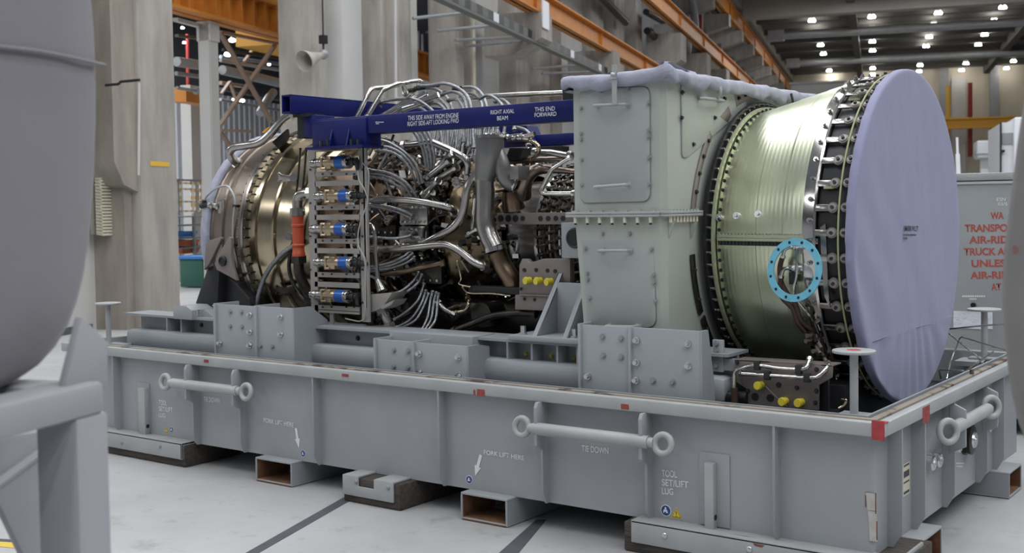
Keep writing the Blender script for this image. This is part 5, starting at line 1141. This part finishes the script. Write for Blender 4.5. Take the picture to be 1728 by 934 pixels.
# metal band, black throat ring and clamp links
ir = epart('inlet_band', [(-2.275, .84), (-2.275, .872), (-2.245, .878), (-2.215, .882), (-2.205, .875), (-2.205, .84)], chrome, 128)
b = MB()
for k in range(52): t = 2*math.pi*k/52; p = ring_pt(-2.235, .878, t); d = (ring_pt(0, 1, t)-ring_pt(0, 0, t)); b.cyl(p, p+d*.010, .013, n=12); b.cyl(p+d*.008, p+d*.022, .0075, n=6)
b.build('band_bolts', steel, ir)['kind'] = 'stuff'
th = epart('throat_ring', [(-2.21, .835), (-2.20, .85), (-2.03, .862), (-2.02, .88), (-2.005, .885)], black_m, 128)
b = MB(); b.torus((-2.085, YC, ZC), AX, .884, .0048, 128, 8); b.build('lacing_cord', cord_m, ir)
for k in range(44):
    t = 2*math.pi*(k+.35)/44; d = (ring_pt(0, 1, t)-ring_pt(0, 0, t)); tn = AX.cross(d); b = MB().use(steel)
    rot = Matrix((AX, tn, d)).transposed()
    b.box(ring_pt(-2.165, .873, t), (.085, .034, .010), rot, .002)
    for Xc, rr in ((-2.118, .027), (-2.055, .024)):
        p = ring_pt(Xc, .868, t); b.use(plate_m).cyl(p, p+d*.014, rr, n=18); b.use(panel_m).cyl(p+d*.014, p+d*.020, rr*.72, n=16); b.use(dbolt).cyl(p+d*.018, p+d*.032, .009, n=6)
    b.build('clamp_link', None, ir)
for t in (r_(57), r_(18), r_(64)): b = MB(); p = ring_pt(-2.15, .865, t); b.box(p, (.05, .03, .012)); b.build('green_tag', cord_m, ir)
b = MB(); ts = [r_(-50)+r_(7)*k/6 for k in range(7)]; b.rings([[ring_pt(X, R2, t_) for (X, R2) in ((-2.272, .874), (-2.21, .885), (-2.21, .887), (-2.272, .876))] for t_ in ts]); b.build('red_stripe', red_m, ir)
# disc cover of cloth over the inlet
ic = thing('inlet_cover', 'big round lavender grey cloth cover over the air inlet', 'cover', (-2.0, YC, ZC))
b = MB(); NR, NT = 46, 260; RC = .908; zsm = PX(1520, 561, -2.0).z-ZC; grid = []
def cov_x(y, z):
    r2 = math.hypot(y, z)/RC
    w = .0016*math.sin(9*y+4.1*z+1.2*math.sin(3*z))+.0008*math.sin(17*y-6*z+.7)+.0005*math.sin(31*y+9*z)
    w += max(0, -y)*.010*math.sin(9*z+14*y+2*math.sin(4*z))*max(0, min(1, .6-z))
    w += .004*math.exp(-((z+y*.9+.05)/.12)**2)
    if z < zsm:
        th_ = math.atan2(y, -(z-.15)); w += .0045*math.sin(34*th_+2*math.sin(5*th_))*min(1, (zsm-z)/.06)
    w += .004*math.exp(-((z-zsm)/.006)**2)
    return w*min(1, (1-r2)*14+.15)
for i in range(1, NR+1):
    r = RC*.985*(i/NR); grid.append([V((-1.995+cov_x(-r*math.cos(t), r*math.sin(t)), YC-r*math.cos(t), ZC+r*math.sin(t))) for t in [2*math.pi*k/NT for k in range(NT)]])
def hem(X, r, am): return [V((X, YC-(r+am*math.sin(37*t)+am*.7*math.sin(61*t+1))*math.cos(t), ZC+(r+am*math.sin(37*t)+am*.7*math.sin(61*t+1))*math.sin(t))) for t in [2*math.pi*k/NT for k in range(NT)]]
grid += [hem(-1.998, RC*.996, 0), hem(-2.006, RC, 0), hem(-2.02, RC+.001, .0008), hem(-2.04, RC-.002, .0025), hem(-2.047, RC-.018, .003), hem(-2.04, RC-.03, .003)]
b.rings(grid, True); b.build('cloth_disc', cloth, ic, 80)
b = MB(); R_ = .904
b.tube([V((-1.9945, YC+u*math.sqrt(max(0, R_*R_-zsm*zsm)), ZC+zsm+.003*math.sin(9*u))) for u in [-1+.1*k for k in range(21)]], .0022, n=6, sub=1); b.build('seam', cloth, ic)
DX = lambda x, y: PX(x, y, -1.9915)
lettering('LM6000 INLET', DX, (1525, 390), (1549.5, 391), (1525, 380.5), black_t, ic)
dashes(DX, [(1524, 1546, 398, 2.6), (1524, 1531, 404, 3)], black_t, ic, 9)
# light blue gasket ring and the actuator behind it
gc = PY(1340.5, 456, 5.46); nrm = V((-.22, -1, .12)).normalized(); a_, b_ = frame_from(nrm)
b = MB(); b.lathe([(-.004, .122), (-.004, .158), (.004, .158), (.004, .122)], gc, nrm, 64, closed=True); gk = b.build('gasket_ring', cyan_m, eng)
for k in range(12): t = 2*math.pi*(k+.5)/12; p = gc+(a_*math.cos(t)+b_*math.sin(t))*.14; b = MB(); b.cyl(p-nrm*.005, p+nrm*.0055, .0075, n=12); b.build('gasket_hole', black_m, gk)
b = MB(); p0, p1 = PY(1371, 385, 5.60), PY(1371, 410, 5.60); b.cyl(p0, p1, .014, n=12); b.cyl(PY(1372, 403, 5.6), PY(1373, 436, 5.6), .034, n=18); b.box(PY(1368, 407, 5.6), (.10, .06, .03), None, .004); b.build('actuator', whitem if False else steel, eng)
b = MB(); A, B = PY(1355, 444, 5.56), PY(1372, 470, 5.56); b.bx(A.x, B.x, 5.56, 5.66, B.z, A.z, .006); b.cyl(PY(1338, 454, 5.58), PY(1357, 454, 5.58), .022, n=14); b.cyl(PY(1344, 454, 5.58), PY(1348, 454, 5.58), .030, n=8); b.build('valve_block', zinc, eng)
pipe([(1345, 418, 5.55), (1330, 418, 5.55), (1323, 424, 5.55), (1321, 436, 5.55)], .010, chrome, 'pipe', 10); pipe([(1337, 453, 5.56), (1324, 454, 5.56), (1319, 462, 5.56), (1318, 470, 5.56)], .010, chrome, 'pipe', 10)
pipe([(1344, 420, 5.54), (1345, 445, 5.54), (1343, 470, 5.54), (1340, 486, 5.54), (1341, 500, 5.54)], .007, chrome, 'pipe', 8)
b = MB(); b.cyl(PY(1338, 415, 5.55), PY(1356, 416, 5.55), .016, n=10); b.cyl(PY(1344, 410, 5.55), PY(1345, 430, 5.55), .013, n=8); b.build('pipe_tee', zinc, eng)
b = MB(); b.box(PY(1338, 470, 5.57), (.03, .03, .06)); b.build('connector', blackr, eng); b = MB(); b.box(PY(1360, 430, 5.62), (.03, .05, .09)); b.build('connector', blackr, eng)
pipe([(1320, 436, 5.55), (1316, 452, 5.56), (1318, 475, 5.57), (1328, 495, 5.58), (1343, 515, 5.60), (1350, 538, 5.62), (1365, 553, 5.66), (1380, 560, 5.7)], .013, brownh, 'rubber_hose', 12, 6, False)
pipe([(1318, 470, 5.56), (1316, 490, 5.57), (1322, 505, 5.58), (1338, 522, 5.60), (1346, 545, 5.62), (1358, 560, 5.66)], .013, brownh, 'rubber_hose', 12, 6, False)
pipe([(1348, 510, 5.58), (1362, 528, 5.6), (1372, 545, 5.64), (1385, 575, 5.7), (1395, 600, 5.75)], .006, chrome, 'pipe', 8, 5, False)
pipe([(1360, 514, 5.62), (1369, 518, 5.62), (1367, 534, 5.62), (1358, 540, 5.62)], .008, blackr, 'rubber_hose', 10)
for k, (x, y) in enumerate(((1366, 556), (1374, 566), (1378, 580), (1384, 592), (1390, 604), (1372, 575), (1380, 612))):
    b = MB(); p = PY(x, y, 5.70); b.box(p, (.05, .04, .035), Matrix.Rotation(.5*k, 3, 'Y'), .003); b.cyl(p, p+V((.05, -.03, -.06)), .010, n=8); b.cyl(p, p+V((-.02, -.05, .0)), .012, n=8); b.build('harness_clamp', (darkst, plate_m)[k % 2], eng)
for x0 in (1364, 1374, 1384): pipe([(x0, 562, 5.68), (x0+6, 585, 5.70), (x0+16, 610, 5.74), (x0+24, 632, 5.8)], .008, brownh if x0 == 1374 else darkst, 'rubber_hose', 8, 5, False)
b = MB(); b.prism([PY(x, y, 5.62) for x, y in ((1358, 372), (1372, 345), (1392, 320), (1392, 380), (1370, 384))], (0, .03, 0), .006); b.cyl(PY(1369, 373, 5.615), PY(1369, 373, 5.60), .020, n=14); b.build('link_bracket', plate_m, eng)
b = MB(); b.prism([PY(x, y, 5.57) for x, y in ((1384, 384), (1393, 378), (1397, 480), (1400, 520), (1391, 500), (1386, 440))], (0, .02, 0)); b.build('link_bracket', steel, eng)
# lower mounting plate with bent pipes and yellow caps
lp = [(1239, 607), (1370, 612.5), (1404, 617), (1403, 638), (1381, 651), (1380.5, 693), (1260, 685), (1260, 657), (1239, 643)]
b = MB(); b.prism([PY(x, y, 5.40) for x, y in lp], (0, .02, 0), .003); b.prism([PY(x, y, 5.40) for x, y in ((1239, 607), (1404, 617), (1404, 619), (1239, 609))], (0, .12, 0)); mp_ = b.build('mounting_plate', plate_m, eng)
for x, y in ((1314, 650), (1274, 670), (1300, 672)): b = MB(); p = PY(x, y, 5.399); b.cyl(p, p+V((0, -.003, 0)), .014 if y < 660 else .019, n=16); b.build('plate_hole', black_m, mp_)
for x, y in ((1244, 612), (1378, 624), (1376, 680), (1378, 660), (1262, 660), (1345, 655)): b = MB(); b.bolt(PY(x, y, 5.399), (0, -1, 0), .008, .01); b.build('bolt', dbolt, mp_)
for x, y in ((1285, 650), (1326, 677), (1353, 679)): b = MB(); p = PY(x, y, 5.40); b.cyl(p, p+V((-.005, -.045, 0)), .019, n=18); b.cyl(p+V((-.004, -.03, 0)), p+V((-.0045, -.037, 0)), .022, n=18); b.build('yellow_cap', yel_m, mp_)
pipe([(1292, 652, 5.37), (1310, 670, 5.36), (1328, 686, 5.37)], .0012, zinc, 'lanyard', 6, 3, False, mp_)
pipe([(1239, 672, 5.36), (1239, 640, 5.36), (1241, 628, 5.36), (1252, 622, 5.36), (1276, 617, 5.36), (1314, 622, 5.36), (1350, 624, 5.36), (1362, 619, 5.37), (1367, 604, 5.4)], .011, chrome, 'pipe', 12, 5)
pipe([(1248, 631, 5.36), (1295, 634, 5.36), (1362, 638, 5.36), (1380, 636, 5.37), (1395, 622, 5.4), (1397, 612, 5.44)], .011, chrome, 'pipe', 12, 5)
for x, y in ((1278, 617), (1348, 624), (1295, 634), (1362, 638)): b = MB(); p = PY(x, y, 5.36); b.box(p, (.03, .03, .045), None, .003); b.build('pipe_clamp', dbolt, mp_)
b = MB(); b.bx(PY(1202, 575, 5.42).x, PY(1220, 575, 5.42).x, 5.42, 5.44, PY(1210, 628, 5.42).z, PY(1210, 574, 5.42).z, .003); b.bx(PY(1216, 610, 5.43).x, PY(1240, 610, 5.43).x, 5.43, 5.46, PY(1230, 626, 5.43).z, PY(1230, 606, 5.43).z); o = b.build('hanger_plate', skid_m, eng)
for y in (580, 592, 604, 618): b = MB(); b.bolt(PY(1209, y, 5.419), (0, -1, 0), .011, .012); b.build('bolt', pbolt, o)
b = MB(); b.cyl(PY(1203, 668, 5.4), PY(1262, 671, 5.4), .030, n=16); b.cyl(PY(1196, 664, 5.4), PY(1208, 668, 5.4), .045, n=14); b.build('damper', black_m, eng)
b = MB(); b.cyl(PY(1239, 655, 5.36), PY(1240, 692, 5.36), .018, n=10); b.build('hose_end', brownh, eng)
b = MB(); b.bx(-2.55, -2.12, 5.75, 6.9, .55, .80, .01); b.bx(-2.6, -2.1, 5.44, 5.60, .62, .70); b.bx(-2.6, -2.1, 5.45, 5.47, .70, .90); b.build('front_mount_frame', black_m, eng)
pipe([(1415, 689, 5.3), (1424, 684, 5.3), (1428, 676, 5.3), (1420, 674, 5.3)], .005, brass, 'wire_lanyard', 8, 5, False)
# engine saddle standing on the tray so that the casing rests on the rails
b = MB()
for X in (-6.75, -3.0, -2.35):
    b.bx(X-.04, X+.04, 5.46, 7.4, .70, .79); b.bx(X-.04, X+.04, 6.0, 6.86, .21, .80)
b.build('saddle_frame', black_m, eng)

# ================================================================== blue lifting beams
lb = thing('lifting_beam_frame', 'dark blue lifting beam frame with white lettering resting above the engine', 'lifting frame', (-4.6, 5.5, 2.2))
YBM = 5.42
zt = lambda x, y: PY(x, y, YBM).z
A, B = PY(521, 200, YBM), PY(975, 168, YBM)
z1, z0 = (zt(622, 195)+zt(970, 167))/2, (zt(622, 223)+zt(970, 206))/2
b = MB(); b.bx(PY(527, 200, YBM).x, XBL-.004, YBM, YBM+.12, z0, z1, .008); nb = b.build('axial_beam', blue_m, lb)
A, B = PY(526, 205, YBM-.012), PY(618, 245, YBM-.012); b = MB(); b.bx(A.x, B.x, YBM-.012, YBM+.13, B.z, z1-.012, .006)
for px in (556, 585): X = PY(px, 230, YBM-.03).x; b.prism([(X, YBM-.012, z0+.04), (X, YBM-.045, B.z), (X, YBM-.012, B.z)], (.012, 0, 0))
b.bx(A.x-.01, B.x+.01, YBM-.06, YBM+.14, B.z-.012, B.z+.003); b.build('end_bracket', blue_m, lb)
b = MB(); A2 = PY(512, 205, YBM+.02); b.bx(A2.x, A.x, YBM+.02, YBM+.2, PY(515, 232, YBM+.02).z, PY(515, 195, YBM+.02).z, .004); b.build('end_plate', blue_m, lb)
for px, py in ((542, 243), (553, 241), (593, 240), (604, 241)): b = MB(); p = PY(px, py, YBM-.04); b.cyl(p-V((0, 0, .02)), p+V((0, 0, .02)), .011, n=6); b.build('bolt', dbolt, nb)
# cross beam: open square tube running away over the engine
X0 = PY(491, 175, 5.33).x; zc1, zc0 = PY(491, 159, 5.33).z, PY(491, 191, 5.33).z; w_ = .16
XA = PY(475, 178, 5.33).x; t = .012; zc0 = max(zc0, z1+.005)
b = MB(); Y0, Y1 = 5.33, 7.55
b.bx(XA, X0, Y0, Y1, zc1-t, zc1, .003); b.bx(XA, X0, Y0, Y1, zc0, zc0+t, .003); b.bx(XA, XA+t, Y0, Y1, zc0, zc1, .003); b.bx(X0-t, X0, Y0, Y1, zc0, zc1, .003); b.bx(XA+t, X0-t, Y0+.5, Y0+.51, zc0+t, zc1-t); b.build('cross_beam', blue_m, lb)
b = MB(); p = V((X0-.03, YBM+.06, z1)); b.bx(XA+.02, X0+.06, YBM-.01, YBM+.16, zc0-.02, zc0+.002); b.bx(XA+.03, XA+.09, YBM+.02, YBM+.12, z0, zc0); b.build('shim_plate', black_m, lb)
yfb = 7.35; b = MB(); b.bx(-5.75, XBL-.005, yfb, yfb+.12, PY(930, 246, yfb).z, PY(930, 226, yfb).z, .008); b.build('axial_beam', blue_m, lb)
b = MB(); b.prism([PY(840, 212, 7.3), PY(888, 212, 7.3), PY(900, 240, 7.3), PY(850, 240, 7.3)], (0, .15, 0)); b.build('end_bracket', blue_m, lb)
b = MB(); b.bx(PY(890, 240, yfb).x, PY(948, 240, yfb).x, yfb, yfb+.1, PY(920, 262, yfb).z, PY(920, 248, yfb).z); b.build('end_plate', black_m, lb)
BL = lambda x, y: PY(x, y, YBM-.001)
for (t_, bl, br, tl) in [('THIS SIDE AWAY FROM ENGINE', (688.6, 203.5), (774, 198.5), (688.6, 195.8)), ('RIGHT SIDE-AFT LOOKING FWD', (688, 213.3), (774, 207.3), (688, 205.8)), ('RIGHT AXIAL', (828, 193.4), (868, 191), (828, 186.3)), ('BEAM', (839, 203.4), (857, 202.3), (839, 196.3)),
        ('THIS END', (902.5, 188.6), (936.3, 186.7), (902.5, 181.4)), ('FORWARD', (902.3, 197.9), (939, 195.6), (902.3, 190.8))]: lettering(t_, BL, bl, br, tl, white_t, nb, bold=0)
dashes(BL, [(634, 648, 207, 1.4), (634.5, 640, 209.6, 1.4)], white_t, nb, 2)

# ================================================================== warning panel (container) beyond the skid
YK = 9.0; ZK = PY(1660, 292, YK).z
kc = thing('steel_container', 'tall grey steel container with red stencilled warning beyond the inlet cover', 'container', (-1.5, YK, 0))
b = MB(); b.bx(-3.1, .4, YK, YK+2.0, .12, ZK-.06, .01); b.build('body', skid_m, kc)
b = MB(); b.bx(-3.14, .44, YK-.03, YK+2.03, ZK-.055, ZK, .006); b.build('lid_rim', skid_lt, kc)
b = MB()
for X in (-2.9, 0): b.bx(X, X+.25, YK+.02, YK+1.98, 0, .12)
b.build('skid_runner', wood_m, kc)
b = MB(); z = PY(1660, 306, YK).z; b.bx(-3.12, .42, YK-.012, YK, z-.02, z, .004); b.build('weld_strip', whitem, kc)
KM = lambda x, y: PY(x, y, YK-.001)
for (t_, x0, x1, yt, yb) in [('WA', 1671.9, 1694, 358.5, 370.8), ('TRANSPORT', 1628, 1721, 379, 391.8), ('AIR-RIDE', 1635.5, 1712, 399, 411.5), ('TRUCK AND', 1626.5, 1720, 419, 431.5), ('UNLESS', 1639.5, 1706, 438.8, 451.3), ('AIR-RIDE', 1637.5, 1714, 458.8, 471.3), ('AT', 1673, 1690, 478.8, 491)]:
    lettering(t_, KM, (x0, yb), (x1, yb-.8), (x0, yt), red_t, kc, bold=.03)
lettering('ESN', KM, (1682, 339.8), (1697, 339.6), (1682, 334), white_t, kc); lettering('03/5', KM, (1684, 347.6), (1700, 347.4), (1684, 342), white_t, kc)
dashes(KM, [(1624, 1663, 502, 3.2), (1636, 1648, 506.5, 3)], white_t, kc, 5)
b = MB(); A, B = PY(1609, 525, YK-.004), PY(1657, 556, YK-.004); b.bx(A.x, B.x, YK-.006, YK-.002, B.z, A.z); b.build('wrapped_notice', foil, kc)
b = MB(); A, B = PY(1667, 525, YK-.004), PY(1675, 556, YK-.004); b.bx(A.x, B.x, YK-.006, YK-.002, B.z, A.z); b.build('wrapped_notice', foil, kc)
b = MB(); p = PY(1643, 515, YK); b.cyl(p+V((0, .01, 0)), p+V((0, -.02, 0)), .018, n=14); b.build('bung', black_m, kc)

# ================================================================== blurred things in the foreground
fa = -1.63
fp_ = [(178, -60), (178.5, 60), (178.5, 150), (177, 250), (174, 330), (167, 420), (152, 500), (130, 562), (98, 612), (60, 642), (0, 668), (-120, 688), (-300, 690)]
pts = [PA(x, y, fa) for x, y in fp_]
bb = [(p.dot(BV), p.z) for p in pts]; bc = 2*bb[-1][0]-.0
prof2 = [(b_, z_) for b_, z_ in bb]
NN = 96
TR = [(180, 40), (180, 150), (178.5, 250), (175, 330), (168, 420), (154, 500), (131, 562), (100, 610), (60, 642), (0, 670)]
TR = [(PA(x, y, fa).dot(BV), PA(x, y, fa).z) for x, y in TR]
CB, CZ2 = TR[0][0]-.86, 2.05
ang = [math.atan2(z_-CZ2, b_-CB) for b_, z_ in TR]; rad = [math.hypot(b_-CB, z_-CZ2) for b_, z_ in TR]
def drum_r(t):
    t = abs(t) if abs(t) <= math.pi/2 else math.pi-abs(t)         # same quadrant shape all round
    A_ = [abs(a_) for a_ in ang[1:]]; R_ = rad[1:]
    if t <= A_[0]: return R_[0]
    for i in range(len(A_)-1):
        if A_[i] <= t <= A_[i+1]: return R_[i]+(R_[i+1]-R_[i])*(t-A_[i])/(A_[i+1]-A_[i])
    return R_[-1]*(1-.02*(t-A_[-1]))
def drum_pt(k, s_=1.):
    t = -math.pi+2*math.pi*k/NN; q_ = drum_r(t)*s_
    return CB+q_*math.cos(t), CZ2+q_*math.sin(t)
fd = thing('covered_drum', 'large grey cloth covered drum on a stand in the left foreground', 'drum', AB(fa-.3, CB, 1.4))
b = MB(); R = []
for (da, s_) in ((.02, .001), (.019, .3), (.018, .5), (.012, .8), (0, .95), (-.02, .985), (-.06, 1.0), (-.5, 1.0), (-.55, .97), (-.56, .001)):
    R.append([AB(fa+da, *drum_pt(k, s_)) for k in range(NN)])
b.rings(R, True); b.build('cover', fgcloth, fd, 60)
b = MB(); b.tube([PA(-150, 62, fa+.018), PA(0, 79, fa+.022), PA(60, 86, fa+.021), PA(110, 95, fa+.018), PA(150, 104, fa+.012), PA(177, 110, fa+.002)], .0045, n=8); b.build('seam_cord', fgcloth, fd)
fs = thing('drum_stand', 'light grey steel stand under the covered drum in the left foreground', 'stand', AB(fa, 1.9, 0))
sa = -1.5; S = lambda x, y, a_=sa: PA(x, y, a_)
bL, bR, bI = 0.2, S(184, 700).dot(BV), S(131, 760).dot(BV); zt_, zb_ = S(165, 646).z, S(165, 700).z
b = MB(); b.ab(sa-.10, sa, bL, bR-.012, zb_, zt_, .01); b.build('top_beam', fgpaint, fs)
b = MB(); b.ab(sa-.10, sa, bI, bR, 0, zb_+.002, .01); b.build('leg', fgpaint, fs)
b = MB(); b.ab(sa-.10, sa, .22, .33, 0, zb_, .01); b.build('leg', fgpaint, fs)
b = MB(); b.ab(sa-.82, sa-.72, bI, bR, 0, zb_+.002, .01); b.build('leg', fgpaint, fs)
b = MB(); b.ab(sa-.82, sa-.72, .22, .33, 0, zb_, .01); b.build('leg', fgpaint, fs)
b = MB(); b.ab(sa-.82, sa-.72, bL, bR-.012, zb_, zt_, .01); b.build('top_beam', fgpaint, fs)
for b0_, b1_ in ((bI, bR), (.22, .33)): b = MB(); b.ab(sa-.72, sa-.1, b0_, b1_, zb_, zt_-.003, .01); b.build('cross_beam', fgpaint, fs)
for db in (-.5, .5):
    zs_ = CZ2-drum_r(-math.acos(.5/.84))*math.sin(math.acos(.5/.84))-.012; b = MB(); b.ab(sa-.72, sa-.1, CB+db-.03, CB+db+.03, zs_-.06, zs_, .004); b.build('saddle_bar', fgpaint, fs)
b = MB(); b.prism([AB(sa-.03, S(106, 650, sa-.03).dot(BV), zt_-.02), AB(sa-.03, S(182, 650, sa-.03).dot(BV), zt_-.02), AB(sa-.03, S(183, 578, sa-.03).dot(BV), S(183, 578, sa-.03).z), AB(sa-.03, S(140, 535, sa-.03).dot(BV), S(140, 535, sa-.03).z)], AV*-.02, .003); b.build('gusset_plate', fgpaint, fs)
b = MB(); b.ab(sa-.74, sa-.72, .33, bI, .55, zb_-.02); b.build('back_panel', fgpaint, fs)
b = MB(); T = lambda x, y: PA(x, y, sa-.40); b.prism([T(-200, 770), T(112, 722), T(112, 1000), T(70, 1000), T(0, 853), T(-200, 800)], AV*-.02, .004); b.build('side_plate', fgpaint, fs)
b = MB(); b.tube([T(-120, 900), T(105, 735)], .014, n=6, sub=1); b.build('brace', fgpaint, fs)
b = MB(); d0, d1 = AB(sa-.3, .9, .35), AB(sa-.3, bI, zb_); b.cyl(d0, d1, .02, n=4); b.build('brace', fgpaint, fs)
rd = thing('covered_cylinder', 'grey blurred rounded cylinder edge in the right foreground', 'cylinder', (-.2, 2.9, 1.0))
bb2 = [(p.x, p.z) for p in [PY(x, y, 2.6) for x, y in ((1722, 170), (1711, 240), (1700, 330), (1691, 400), (1687, 450), (1685, 500), (1688, 560), (1693, 610), (1702, 670), (1714, 720), (1728, 755))]]
xc = bb2[0][0]+.12
xm = bb2[0][0]+.12; lf = [(xm-.045, bb2[0][1]+.13), (bb2[0][0]+.03, bb2[0][1]+.07)]+bb2+[(bb2[-1][0]+.03, bb2[-1][1]-.035), (xm-.045, bb2[-1][1]-.06)]
outl = lf+[(2*xm-x, z) for x, z in reversed(lf)]
b = MB(); cx_ = sum(p[0] for p in outl)/len(outl); cz_ = sum(p[1] for p in outl)/len(outl)
for (dy, s_) in ((0, .6), (.0, .9), (.01, .97), (.03, 1.), (.35, 1.), (.36, .6)):
    R = [V((cx_+(x-cx_)*s_, 2.6+dy, cz_+(z-cz_)*s_)) for x, z in outl]
    try: RR.append(R)
    except NameError: RR = [R]
b.rings(RR, True); b.build('shell', mat('grey brown foreground cover', (.27, .255, .25), .6, 0, .15, 5), rd, 60)
b = MB(); b.bx(cx_-.04, cx_+.04, 2.7, 2.85, 0, bb2[-1][1]); b.build('pedestal', fgpaint, rd)
RDm = lambda x, y: PY(x, y, 2.598)
lettering('D', RDm, (1711, 428), (1719, 427), (1711, 416), red_t, rd)
